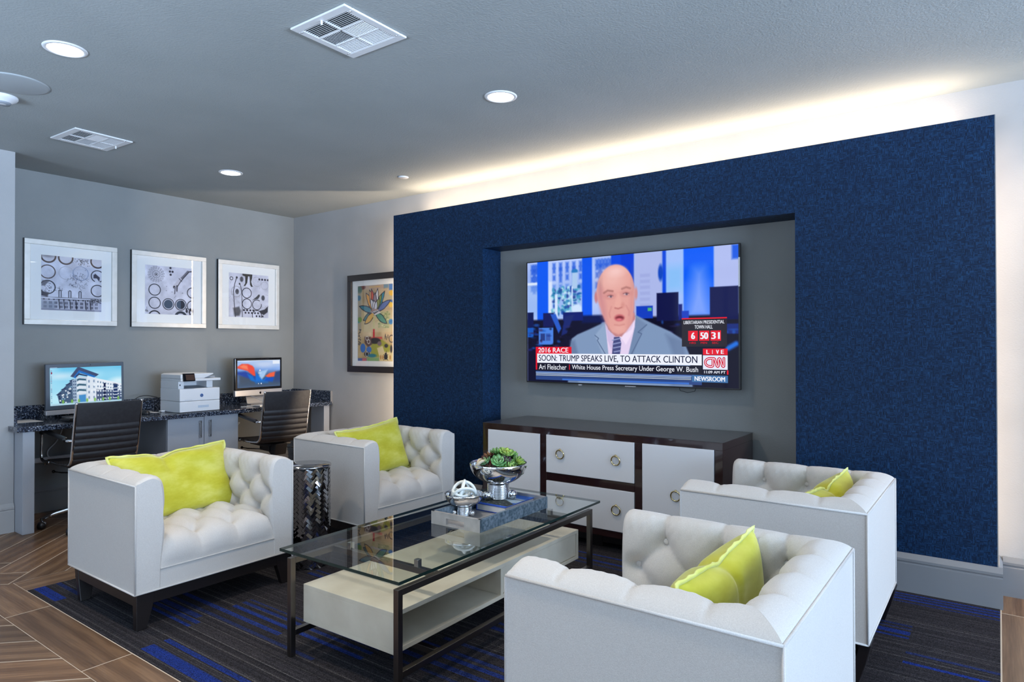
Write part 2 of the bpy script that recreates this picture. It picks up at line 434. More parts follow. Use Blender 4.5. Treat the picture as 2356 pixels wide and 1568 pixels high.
# ------------------------------------------------------------------ flat pictures: numpy painting laid on a vertex grid
class Ras:
    def __init__(self, w, h, bg, aspect=1.0):
        self.w, self.h = w, h; self.asp = aspect
        self.a = np.ones((h, w, 3))*np.array(bg, float)
        self.U, self.V = np.meshgrid(np.linspace(0, 1, w), np.linspace(0, 1, h))
        self.X = self.U*aspect
    def put(self, m, col, alpha=1.0):
        m = np.clip(m, 0, 1)[..., None]*alpha
        c = np.array(col, float) if not (isinstance(col, np.ndarray) and col.ndim == 3) else col
        self.a = self.a*(1-m)+c*m; return self
    def rect(self, x0, y0, x1, y1, col, soft=.004, alpha=1.0):
        s = max(soft, 1e-4)
        m = np.minimum(np.minimum((self.U-x0)*self.asp, (x1-self.U)*self.asp), np.minimum(self.V-y0, y1-self.V))/s+.5
        return self.put(m, col, alpha)
    def ell(self, cx, cy, rx, ry, col, soft=.006, alpha=1.0, rot=0.0):
        dx, dy = (self.U-cx)*self.asp, self.V-cy
        x = dx*cos(rot)+dy*sin(rot); y = -dx*sin(rot)+dy*cos(rot)
        d = np.sqrt((x/rx)**2+(y/ry)**2)
        return self.put((1-d)*min(rx, ry)/soft+.5, col, alpha)
    def ring(self, cx, cy, r, w, col, soft=.005, alpha=1.0, ry=None, gap=None):
        dx, dy = (self.U-cx)*self.asp, (self.V-cy)*(r/(ry or r))
        d = np.abs(np.sqrt(dx*dx+dy*dy)-r)
        m = np.clip((w/2-d)/soft+.5, 0, 1)
        if gap:
            a = np.arctan2(dy, dx); m = m*((a < gap[0]) | (a > gap[1]))
        return self.put(m, col, alpha)
    def _seg(self, p, q):
        px, py = p[0]*self.asp, p[1]; qx, qy = q[0]*self.asp, q[1]
        vx, vy = qx-px, qy-py; L = vx*vx+vy*vy+1e-12
        t = np.clip(((self.X-px)*vx+(self.V-py)*vy)/L, 0, 1)
        return np.hypot(self.X-px-t*vx, self.V-py-t*vy)
    def line(self, pts, w, col, soft=.005, alpha=1.0):
        d = np.full(self.X.shape, 9.0)
        for p, q in zip(pts[:-1], pts[1:]): d = np.minimum(d, self._seg(p, q))
        return self.put((w/2-d)/soft+.5, col, alpha)
    def poly(self, pts, col, soft=.005, alpha=1.0):
        d = np.full(self.X.shape, 9.0); ins = np.zeros(self.X.shape, bool); n = len(pts)
        for i in range(n):
            p, q = pts[i], pts[(i+1) % n]
            d = np.minimum(d, self._seg(p, q))
            c = ((p[1] > self.V) != (q[1] > self.V))
            with np.errstate(divide='ignore', invalid='ignore'):
                xx = (q[0]-p[0])*(self.V-p[1])/((q[1]-p[1]) if q[1] != p[1] else 1e-9)+p[0]
            ins ^= (c & (self.U < xx))
        return self.put(np.where(ins, d, -d)/soft+.5, col, alpha)
    def speckle(self, amt, mono=True):
        n = rng.normal(0, amt, (self.h, self.w, 1 if mono else 3)); self.a = self.a+n; return self
    def clouds(self, amt, k=8):
        q = rng.normal(0, 1, (k, k))
        xi = self.U*(k-1.001); yi = self.V*(k-1.001)
        x0 = xi.astype(int); y0 = yi.astype(int); fx = xi-x0; fy = yi-y0
        fx = fx*fx*(3-2*fx); fy = fy*fy*(3-2*fy)
        g = (q[y0, x0]*(1-fx)+q[y0, x0+1]*fx)*(1-fy)+(q[y0+1, x0]*(1-fx)+q[y0+1, x0+1]*fx)*fy
        self.a = self.a+g[..., None]*amt; return self
    def mesh(self, name, origin, du, dv, material, parent):
        """origin: top-left corner; du, dv: full edge vectors (right, down)"""
        o, du, dv = np.array(origin, float), np.array(du, float), np.array(dv, float)
        P = o+self.U[..., None]*du+self.V[..., None]*dv
        w, h = self.w, self.h
        me = bpy.data.meshes.new(name)
        idx = np.arange(w*h).reshape(h, w)
        q = np.stack([idx[:-1, :-1], idx[1:, :-1], idx[1:, 1:], idx[:-1, 1:]], -1).reshape(-1, 4)
        me.vertices.add(w*h); me.vertices.foreach_set('co', P.reshape(-1))
        me.loops.add(q.size); me.loops.foreach_set('vertex_index', q.reshape(-1))
        me.polygons.add(len(q)); me.polygons.foreach_set('loop_start', np.arange(0, q.size, 4))
        me.update(calc_edges=True)
        at = me.color_attributes.new('Col', 'FLOAT_COLOR', 'POINT')
        c = np.ones((w*h, 4)); c[:, :3] = lin(np.clip(self.a, 0, 255)).reshape(-1, 3)
        at.data.foreach_set('color', c.reshape(-1))
        me.materials.append(material)
        ob = bpy.data.objects.new(name, me); COL.objects.link(ob); ob.parent = parent
        return ob

def glyphs(s):
    """text as flat polygons scaled to the unit box"""
    cu = bpy.data.curves.new('t', 'FONT'); cu.body = s; cu.resolution_u = 3
    ob = bpy.data.objects.new('t', cu); COL.objects.link(ob)
    me = bpy.data.meshes.new_from_object(ob)
    vs = np.array([v.co[:2] for v in me.vertices]) if len(me.vertices) else np.zeros((0, 2))
    fs = [tuple(p.vertices) for p in me.polygons]
    bpy.data.objects.remove(ob); bpy.data.curves.remove(cu); bpy.data.meshes.remove(me)
    lo, hi = vs.min(0), vs.max(0)
    return (vs-lo)/(hi-lo), fs
class Flat:
    """coloured flat shapes on a plane: origin top-left, du right, dv down, n outward; every layer a hair further out"""
    def __init__(self, o, du, dv, n, step=.00025):
        self.o, self.du, self.dv, self.n = map(Vector, (o, du, dv, n)); self.k = 1; self.step = step; self.mb = MB()
    def pt(self, u, v): return self.o+self.du*u+self.dv*v+self.n*(self.step*self.k)
    def poly(self, pts, col):
        self.mb.col = L4(*col)
        P = [self.pt(*p) for p in pts]
        nn = (P[1]-P[0]).cross(P[2]-P[0])
        idx = tuple(range(len(P)))
        self.mb.add(P, [idx if nn.dot(self.n) > 0 else idx[::-1]])
    def rect(self, x0, y0, x1, y1, col): self.poly([(x0, y0), (x0, y1), (x1, y1), (x1, y0)], col)
    def text(self, s, x0, y0, x1, y1, col, bold=0.0):
        self.mb.col = L4(*col)
        g, fs = glyphs(s)
        w = bold*abs(y1-y0)*self.dv.length/self.du.length*2.2
        for dx in ((0,) if not bold else (-w, 0, w)):
            P = [self.pt(x0+w+dx+(x1-x0-2*w)*p[0], y1+(y0-y1)*p[1]) for p in g]
            nn = (P[fs[0][1]]-P[fs[0][0]]).cross(P[fs[0][2]]-P[fs[0][0]])
            self.mb.add(P, [f if nn.dot(self.n) > 0 else f[::-1] for f in fs])
    def disc(self, u, v, ru, rv, col, n=28):
        self.poly([(u+ru*cos(2*PI*i/n), v+rv*sin(2*PI*i/n)) for i in range(n)], col)
    def stroke(self, pts, w, col, asp):
        """pts in uv, w in v units; asp = |du|/|dv|"""
        for (a, b), (c, d) in zip(pts[:-1], pts[1:]):
            x, y = (c-a)*asp, d-b; l = math.hypot(x, y) or 1e-9
            ox, oy = -y/l*w/2/asp, x/l*w/2
            self.poly([(a+ox, b+oy), (c+ox, d+oy), (c-ox, d-oy), (a-ox, b-oy)], col)
        for a, b in pts: self.disc(a, b, w/2/asp, w/2, col, 12)
    def up(self): self.k += 1; return self
    def build(self, name, material, parent): return self.mb.build(name, material, parent)

# ------------------------------------------------------------------ the room
XL, XS, YS, YW = -6.083, -5.597, 1.674, 4.313
struct(MB().box(XL-.12, XR+.12, YF-.12, YW+.12, CZ, CZ+.12).build('ceiling', M['ceiling']))
struct(MB().box(XL-.12, XR, YW, YW+.12, 0, CZ).build('wall_back', M['wall_pale']))  # same wall as behind the niche; its paleness stands in for strip light
struct(MB().box(XL-.12, XL, YS, YW, 0, CZ).build('wall_left', M['wall']))
struct(MB().box(XL-.12, XS, YF, YS, 0, CZ).build('wall_left_near', M['wall_pale']))
WHW, WZ0, WZ1 = .95, .35, 2.52
def wall_with_windows(name, axis, c0, c1, lo, hi, centers, hw, z0, z1):
    b = MB()
    def bx(a0, a1, za, zb):
        if axis == 'x': b.box(c0, c1, a0, a1, za, zb)
        else: b.box(a0, a1, c0, c1, za, zb)
    bx(lo, hi, 0, z0); bx(lo, hi, z1, CZ)
    e = lo
    for c in centers: bx(e, c-hw, z0, z1); e = c+hw
    bx(e, hi, z0, z1)
    struct(b.build(name, M['wall']))
wall_with_windows('wall_right', 'x', XR, XR+.12, YF-.12, YW+.12, WIN_R, WHW, WZ0, WZ1)
wall_with_windows('wall_front', 'y', YF-.12, YF, XS, XR, WIN_F, WHW, WZ0, WZ1)
k = 0
for c in WIN_R:
    k += 1; b = MB()
    for y in (c-WHW+.02, c, c+WHW-.02): b.box(XR+.02, XR+.08, y-.02, y+.02, WZ0, WZ1)
    for z in (WZ0+.02, 1.8, WZ1-.02): b.box(XR+.02, XR+.08, c-WHW, c+WHW, z-.02, z+.02)
    struct(b.build('window_%d' % k, M['white_plastic']))
for c in WIN_F:
    k += 1; b = MB()
    for x in (c-WHW+.02, c, c+WHW-.02): b.box(x-.02, x+.02, YF-.08, YF-.02, WZ0, WZ1)
    for z in (WZ0+.02, 1.8, WZ1-.02): b.box(c-WHW, c+WHW, YF-.08, YF-.02, z-.02, z+.02)
    struct(b.build('window_%d' % k, M['white_plastic']))

# blue feature wall with its niche; a lip hides the light strip lying on top
FX0, FX1, FY, NX0, NX1, NZ, FZ = -4.300, -.013, 4.075, -3.290, -.954, 2.076, 2.453
b = MB()
PB = FY+.030                                  # front panel, overhanging the body behind it
b.box(FX0, NX0, FY, PB, 0, FZ); b.box(NX1, FX1, FY, PB, 0, FZ); b.box(NX0, NX1, FY, PB, NZ, FZ)
b.box(FX0+.095, NX0, PB, YW, 0, 2.39); b.box(NX1, FX1-.098, PB, YW, 0, 2.39); b.box(NX0, NX1, PB, YW, NZ, 2.39)
struct(b.build('wall_feature', M['navy']))
struct(MB().box(NX0, NX1, YW-.004, YW, 0, NZ).build('wall_niche', M['wall']))  # thin sheet over the back wall; niche shade put into its darker colour
struct(MB().box(FX1, FX1+.004, FY+.001, PB, 0, FZ).build('trim_1', M['wall']))

def skirting(name, x0, y0, x1, y1, n, mats=None, ext0=0.0, ext1=0.0):
    """moulded baseboard along a wall line; n = outward normal"""
    prof = [(0, 0), (.018, 0), (.018, .150), (.013, .154), (.013, .159), (.018, .163), (.018, .176), (.004, .203), (0, .203)]
    d = Vector((x1-x0, y1-y0, 0)).normalized(); nn = Vector((n[0], n[1], 0))
    a = Vector((x0, y0, 0))-d*ext0; c = Vector((x1, y1, 0))+d*ext1
    vs = []
    for p in (a, c):
        for o, z in prof: vs.append(p+nn*o+Vector((0, 0, z)))
    m = len(prof)
    fs = [tuple(range(m)), tuple(range(2*m-1, m-1, -1))]+[(i, (i+1) % m, m+(i+1) % m, m+i) for i in range(m)]
    bm = bmesh.new(); V = [bm.verts.new(v) for v in vs]
    for f in fs: bm.faces.new([V[i] for i in f])
    bmesh.ops.recalc_face_normals(bm, faces=bm.faces)
    me = bpy.data.meshes.new(name); bm.to_mesh(me); bm.free(); me.materials.append(mats or M['trim'])
    o = bpy.data.objects.new(name, me); COL.objects.link(o)
    return struct(o)
skirting('baseboard_left_near', XS, YF, XS, YS, (1, 0), mats=M['wall_pale'])
skirting('baseboard_left', XL, YS, XL, YW, (1, 0))
skirting('baseboard_back_left', XL+.02, YW, FX0, YW, (0, -1))
skirting('baseboard_feature_left', FX0, FY, NX0, FY, (0, -1), ext0=.018)
skirting('baseboard_feature_right', NX1, FY, FX1+.004, FY, (0, -1), ext1=.018)
skirting('baseboard_feature_side', FX1+.004, FY, FX1+.004, YW, (1, 0))
skirting('baseboard_back_right', FX1+.022, YW, XR, YW, (0, -1))

# floor: herringbone of wood-look tiles with a straight border round the inset carpet
def clip(poly, x0, x1, y0, y1):
    for ax, val, sg in ((0, x0, 1), (0, x1, -1), (1, y0, 1), (1, y1, -1)):
        out = []
        for i in range(len(poly)):
            p, q = poly[i], poly[(i+1) % len(poly)]
            a, c = sg*(p[ax]-val), sg*(q[ax]-val)
            if a >= 0: out.append(p)
            if (a >= 0) != (c >= 0):
                t = a/(a-c); out.append(tuple(p[j]+(q[j]-p[j])*t for j in range(len(p))))
        poly = out
        if len(poly) < 3: return []
    return poly
fv, ff, fm, fc, fu = [], [], [], [], []
def fpoly(pts, m, col, uvs):
    a = sum(pts[i][0]*pts[(i+1) % len(pts)][1]-pts[(i+1) % len(pts)][0]*pts[i][1] for i in range(len(pts)))
    if abs(a) < 1e-5: return
    if a < 0: pts, uvs = pts[::-1], uvs[::-1]
    bq = len(fv); fv.extend([(p[0], p[1], 0.0 if m else -.0003) for p in pts])
    ff.append(tuple(range(bq, bq+len(pts)))); fm.append(m); fc.append(col); fu.extend(uvs)
CX0, CX1, CY0, CY1, BW = -4.180, 0.0, 1.311, YW, .196
fpoly([(XL-.1, YF-.1), (XR+.1, YF-.1), (XR+.1, YW), (XL-.1, YW)], 0, (1, 1, 1, 1), [(0, 0)]*4)
def plank(o, e, w, l, region):
    """o corner, e unit vector along, plank w x l"""
    g = .0028
    n = (-e[1], e[0])
    c = [(g, g), (l-g, g), (l-g, w-g), (g, w-g)]
    ru, rv = random.random()*20, random.random()*20
    pts = [(o[0]+e[0]*a+n[0]*q, o[1]+e[1]*a+n[1]*q, a+ru, q+rv) for a, q in c]
    pts = clip(pts, *region)
    if not pts: return
    t = .70+.52*random.random(); h = random.uniform(-.05, .05)
    fpoly([p[:2] for p in pts], 1, (t*(1+h), t, t*(1-h), 1), [p[2:] for p in pts])
w, l = .197, .888
q0, p0 = -7.48/math.sqrt(2), -3.65/math.sqrt(2)
s2 = math.sqrt(.5)
for region in ((XL, CX0-BW, YF, YW), (CX0-BW, XR, YF, CY0-BW), (CX1+BW, XR, CY0-BW, YW)):
    for i in range(-100, 130):
        for j in range(-16, 17):
            q, p = q0+i*w+j*l, p0+i*w-j*l
            def W(qq, pp): return ((pp+qq)*s2, (pp-qq)*s2)
            for (qq, pp, e, o_) in ((q, p, (s2, -s2), None), (q+l, p+w-l, (s2, s2), None)):
                c = W(qq, pp)
                if not (XL-1.2 < c[0] < XR+1.2 and YF-1.2 < c[1] < YW+1.2): continue
                if e[1] < 0: plank(c, e, w, l, region)          # along q, width along +p
                else: plank(W(qq+w, pp), e, w, l, region)       # along p, width along -q side
for i in range(-6, 6):
    plank((-3.845+.878*i, CY0-BW), (1, 0), BW, .878, (CX0-BW, CX1+BW, CY0-BW, CY0))
    plank((CX1+BW, 4.012+.878*i-.878), (0, 1), BW, .878, (CX1, CX1+BW, CY0, YW))
    plank((CX0, CY0+.5+.878*i), (0, 1), BW, .878, (CX0-BW, CX0, CY0, YW))
me = bpy.data.meshes.new('floor'); me.from_pydata(fv, [], ff)
me.materials.append(M['grout']); me.materials.append(M['plank'])
me.polygons.foreach_set('material_index', fm)
at = me.color_attributes.new('Col', 'FLOAT_COLOR', 'CORNER')
at.data.foreach_set('color', [x for p, c in zip(me.polygons, fc) for x in list(c)*p.loop_total])
uvl = me.uv_layers.new(name='UVMap'); uvl.data.foreach_set('uv', [x for u in fu for x in u])
me.update()
fl = bpy.data.objects.new('floor', me); COL.objects.link(fl); struct(fl)

# inset carpet: long grey tiles with fine lines and clusters of royal blue bands
BLUE = [ # x0, x1, y0, y1, strength
    (-1.24, 0, 4.005, 4.022, .9), (-1.24, 0, 3.965, 3.985, .8), (-1.24, 0, 3.925, 3.945, 1), (-1.24, 0, 3.885, 3.897, .8),
    (-1.23, -.33, 3.555, 3.575, .6), (-1.23, -.33, 3.52, 3.53, .6), (-1.23, -.33, 3.45, 3.495, 1), (-1.23, -.33, 3.405, 3.425, .9),
    (-.327, 0, 3.245, 3.268, .6), (-.327, 0, 3.138, 3.162, 1),
    (-4.18, -3.886, 1.340, 1.392, 1), (-4.18, -3.886, 1.443, 1.466, .6),
    (-2.98, -2.10, 1.350, 1.402, 1), (-2.98, -2.10, 1.448, 1.468, .9), (-2.10, -1.5, 1.34, 1.36, .5),
    (-3.93, -3.036, 1.585, 1.604, 1), (-3.93, -3.036, 1.625, 1.645, .8), (-3.93, -3.1, 1.66, 1.69, .7), (-3.5, -2.62, 1.775, 1.80, .8),
    (-3.5, -2.3, 1.715, 1.735, .5), (-3.1, -2.14, 1.84, 1.865, .9), (-3.1, -2.14, 1.895, 1.915, .8), (-3.1, -2.14, 1.94, 1.95, .6),
    (-2.06, -1.16, 2.06, 2.085, .9), (-2.06, -1.16, 2.11, 2.13, .7), (-2.06, -1.2, 1.99, 2.02, .8), (-2.0, -1.16, 2.19, 2.21, .6),
    (-1.9, -1.0, 2.40, 2.43, .8), (-1.9, -1.0, 2.46, 2.48, .7), (-2.06, -1.16, 1.93, 1.945, .5),
    (-3.2, -2.4, 2.36, 2.385, .8), (-3.2, -2.4, 2.42, 2.435, .6), (-2.2, -1.3, 3.52, 3.545, .9), (-2.2, -1.3, 3.46, 3.475, .6),
    (-2.5, -1.6, 3.62, 3.64, .8), (-1.3, -.4, 1.42, 1.45, .8), (-1.3, -.4, 2.55, 2.6, .8), (-1.6, -.7, 2.95, 2.99, .8),
    (-1.9, -1.0, 1.62, 1.64, .7), (-3.6, -2.7, 2.9, 2.93, .8)]
b = MB(); FYC = FY-.0185
b.col = L4(40, 38, 42); b.box(CX0+.002, CX1-.003, CY0+.002, FYC, -.002, .0015); b.box(NX0+.001, NX1-.001, FYC, YW-.02, -.002, .0015)
y = CY0+.002; zc = .0022
rows = []
while y < YW-.026:
    h = random.choice((.003, .0045, .006))
    y1 = min(y+h, YW-.025)
    if y < FYC < y1: y1 = FYC
    rows.append((y, y1)); y = y1
for y0, y1 in rows:
    yc = (y0+y1)/2; t = random.random()
    xa, xe = (CX0+.002, CX1-.003) if yc < FYC else (NX0+.001, NX1-.001)
    base = (45, 43, 47) if t < .55 else ((53, 51, 55) if t < .80 else ((38, 37, 42) if t < .93 else (74, 72, 73)))
    cuts = {xa, xe}
    act = [q for q in BLUE if q[2]-.001 <= yc <= q[3]+.001]
    for q in act:
        for x in q[:2]:
            if xa < x < xe: cuts.add(x)
    off = .45*(int(yc/.228) % 2)
    for i in range(-2, 11):
        x = -3.93+.9*i+off
        if xa+.05 < x < xe-.05: cuts.add(x)
    cs = sorted(cuts)
    for x0, x1 in zip(cs[:-1], cs[1:]):
        xm = (x0+x1)/2; c = base
        g = random.uniform(.88, 1.10); c = tuple(v*g for v in c)
        for q in act:
            if q[0] <= xm <= q[1]:
                s_ = q[4]*random.uniform(.72, 1); c = tuple(v*(1-s_)+d*s_ for v, d in zip(c, (26, 48, 124)))
        b.col = L4(*c)
        b.add([(x0, y0, zc), (x1, y0, zc), (x1, y1, zc), (x0, y1, zc)], [(0, 1, 2, 3)])
tag(b.build('carpet', M['carpet']), 'charcoal inset carpet with fine lines and royal blue bands under the seating', 'carpet')

# ------------------------------------------------------------------ ceiling fittings
def downlight(x, y, label, power=6, spread=120, col=(1, .86, .70)):
    t = thing('downlight', label, 'ceiling light', (x, y, CZ), 0, 'recessed ceiling lights')
    MB().lathe([(.070, -.001), (.074, -.006), (.088, -.004), (.090, 0)], n=48).build('trim_ring', M['white_metal'], t)
    MB().lathe([(0, -.0025), (.072, -.0025)], n=48).build('diffuser', M['lamp'], t)
    l = bpy.data.lights.new('downlight_lamp', 'AREA'); l.shape = 'DISK'; l.size = .14; l.energy = power; l.color = col; l.spread = math.radians(spread)
    o = bpy.data.objects.new('downlight_lamp', l); COL.objects.link(o); o.parent = t; o.location = (0, 0, -.012)
downlight(-3.472, 1.229, 'round recessed ceiling light nearest the speaker and smoke detector')
downlight(-2.205, 2.891, 'round recessed ceiling light in front of the blue wall, right of the large vent')
downlight(.46, 3.98, 'round recessed ceiling light close to the bare right end of the back wall', 7, 100, (1, .78, .58))  # added lamp out of view, warms the right wall and floor
downlight(-2.205, 1.229, 'round recessed ceiling light above the coffee table')  # added lamp out of view, warms the tops of the seating
downlight(-.940, 1.229, 'round recessed ceiling light above the nearest right armchair')  # also added out of view, for warm light on the chair tops
downlight(-4.891, 2.887, 'round recessed ceiling light farthest back, near the desk wall')

def vent(x, y, rz, label, lx, ly):
    t = thing('ceiling_vent', label, 'vent', (x, y, CZ), rz, 'square ceiling vents')
    h = .176; b = MB()
    for a0, a1, c0, c1 in ((-h, h, -h, -.135), (-h, h, .135, h), (-h, -.14, -.135, .135), (.14, h, -.135, .135),
                           (-.006, .006, -.135, .135), (-.14, .14, -.050, -.038), (-.14, .14, .038, .050)):
        b.box(a0, a1, c0, c1, -.010, -.001)
    b.build('frame', M['white_metal'], t, bevel=.003)
    MB().box(-.145, .145, -.14, .14, -.002, -.0005).build('backing', M['dark'], t)
    for rowi, (c0, c1) in enumerate(((-.135, -.050), (-.038, .038), (.050, .135))):
        for a0, a1 in ((-.14, -.006), (.006, .14)):
            b = MB()
            if rowi == 1:
                n = 12
                for i in range(n):
                    xx = a0+(a1-a0)*(i+.5)/n; tl = .6 if a0 < 0 else -.6
                    b.T = Matrix.Translation((xx, 0, -.007)) @ Matrix.Rotation(tl, 4, 'Y'); hw = .0030 if a0 < 0 else .0042; b.box(-hw, hw, c0, c1, -.0006, .0006)
            else:
                n = 8
                for i in range(n):
                    yy = c0+(c1-c0)*(i+.5)/n; tl = .75 if rowi == 0 else -.75
                    b.T = Matrix.Translation((0, yy, -.007)) @ Matrix.Rotation(tl, 4, 'X'); hw = .0040 if rowi == 0 else .0026; b.box(a0, a1, -hw, hw, -.0006, .0006)
            b.build('louvre', M['white_metal'], t)
    b = MB(); b.box(lx-.003, lx+.003, ly-.004, ly+.004, -.028, -.008); b.build('lever', M['white_metal'], t, bevel=.001)
    for sx in (-.157, .157):
        for sy in (-.13, .13): MB().sphere((sx, sy, -.010), .004, 8).build('screw', M['chrome_soft'], t)
vent(-2.283, 1.900, .012, 'larger looking square white ceiling vent near the top of the picture', .0, -.148)
vent(-4.835, 1.870, .05, 'square white ceiling vent farther back above the desk area', .0, .150)
t = tag(MB().lathe([(0, -.006), (.140, -.006), (.149, -.004), (.151, 0)], n=64).build('ceiling_speaker', M['speaker']),
        'flat round white speaker grille on the ceiling at left edge', 'speaker')
t.location = (-4.135, 1.235, CZ)
t = thing('smoke_detector', 'domed white smoke detector on the ceiling at left edge below the speaker', 'smoke detector', (-4.408, 1.258, CZ))
MB().lathe([(0, -.042), (.034, -.042), (.040, -.034), (.064, -.020), (.072, -.010), (.072, 0)], n=48).build('housing', M['white_plastic'], t)
MB().lathe([(.018, -.0425), (.036, -.0425), (.0395, -.036), (.0405, -.033)], n=48).build('sensor_slot', M['grey_plastic'], t)
t = tag(MB().lathe([(0, -.008), (.038, -.008), (.042, -.005), (.042, 0)], n=40).build('sprinkler_cover', M['white_metal']),
        'small flat white disc on the ceiling in front of the lit strip', 'sprinkler cover')
t.location = (-3.893, 3.797, CZ)

# ------------------------------------------------------------------ armchairs
CW, CD, ZB, ZT = .830, .735, .170, .662
HX, HY = CD/2, CW/2
def smooth_path(pts, n):
    P = np.array(pts, float); out = []
    for i in range(len(P)-1):
        p0, p1, p2, p3 = P[max(i-1, 0)], P[i], P[i+1], P[min(i+2, len(P)-1)]
        for t in np.linspace(0, 1, n, endpoint=False):
            out.append(.5*((2*p1)+(-p0+p2)*t+(2*p0-5*p1+4*p2-p3)*t*t+(-p0+3*p1-3*p2+p3)*t**3))
    out.append(P[-1]); return np.array(out)
# cross-section of arm and back: d = distance in from the outer face
CROWN = smooth_path([(0, .662), (.010, .674), (.035, .688), (.070, .696), (.098, .690), (.117, .672), (.128, .640), (.134, .580),
                     (.136, .510), (.134, .430), (.128, .350), (.122, .270), (.120, .175)], 5)
arc = np.concatenate([[0], np.cumsum(np.hypot(*np.diff(CROWN, axis=0).T))])
ARCV = arc[-1]-arc+.175          # roughly the height on the inner side, running on over the crown
VTOP = ARCV[0]
nrmC = np.gradient(CROWN, axis=0); nrmC = np.stack([-nrmC[:, 1], nrmC[:, 0]], 1)
nrmC = nrmC/np.linalg.norm(nrmC, axis=1, keepdims=True)      # pointing out of the upholstery (towards +d, up)
if nrmC[len(nrmC)//2][0] < 0: nrmC = -nrmC
def tuft(U, V, btn, segs, puff=.020, pw=.036, deep=.036, bw=.026, crease=.008):
    db = np.full(U.shape, 9.0); df = np.full(U.shape, 9.0)
    for bu, bv in btn: db = np.minimum(db, np.hypot(U-bu, V-bv))
    for (a, b), (c, d) in segs:
        vx, vy = c-a, d-b; L = vx*vx+vy*vy+1e-12
        t = np.clip(((U-a)*vx+(V-b)*vy)/L, 0, 1)
        df = np.minimum(df, np.hypot(U-a-t*vx, V-b-t*vy))
    return puff*(1-np.exp(-(df/pw)**2))-puff*.6-crease*np.exp(-(df/.007)**2)-deep*np.exp(-(db/bw)**1.4)
def fold_net(btn, du, dv, tol=.03):
    s = []
    for i, p in enumerate(btn):
        for q in btn[i+1:]:
            if abs(abs(p[0]-q[0])-du) < tol and abs(abs(p[1]-q[1])-dv) < tol: s.append((p, q))
    return s
ROWZ = (.605, .510, .413)
def side_grid(u0, u1, end0, end1, btn, segs, nu):
    """u runs along the arm/back; end0/end1: 'flat' or 'mitre'"""
    nt = len(CROWN)
    s = np.linspace(0, 1, nu)
    Ua = np.zeros((nu, nt)); D = np.zeros((nu, nt)); Z = np.zeros((nu, nt))
    d0 = CROWN[:, 0]
    for j in range(nt):
        a = u0+(d0[j] if end0 == 'mitre' else 0); c = u1-(d0[j] if end1 == 'mitre' else 0)
        Ua[:, j] = a+(c-a)*s
    Vv = np.repeat(ARCV[None], nu, 0)
    t = tuft(Ua, Vv, btn, segs)
    fade = (np.clip(d0/.122, 0, 1)**2.5)[None]*np.ones((nu, 1))
    if end1 == 'flat': fade = fade*np.clip((u1-Ua)/.035, 0, 1)**.7
    if end0 == 'flat': fade = fade*np.clip((Ua-u0)/.035, 0, 1)**.7
    rnd = .0015*np.sin(Ua*173+Vv*31)*np.sin(Vv*97)*fade*(Vv > .62)
    cr = np.full(Ua.shape, 9.0)
    for (a, e), (c, f) in segs:
        if f > .7: cr = np.minimum(cr, np.where(Vv > e, np.abs(Ua-a), 9))
    t = t*fade+rnd-.0045*np.exp(-(cr/.006)**2)*np.clip(d0/.02, 0, 1)[None]
    D = d0[None]+nrmC[None, :, 0]*t; Z = CROWN[None, :, 1]+nrmC[None, :, 1]*t
    for e, at in ((end0, 0), (end1, -1)):
        if e == 'flat':                       # rounded front edge
            for i, k in ((0, .010), (1, .003)):
                r = i if at == 0 else -1-i
                D[r] = D[r]-nrmC[:, 0]*k*np.clip(d0/.02, 0, 1); Z[r] = Z[r]-nrmC[:, 1]*k*np.clip(d0/.02, 0, 1)
    return Ua, D, Z
def slim(t, uu, start, c0, c1): return t

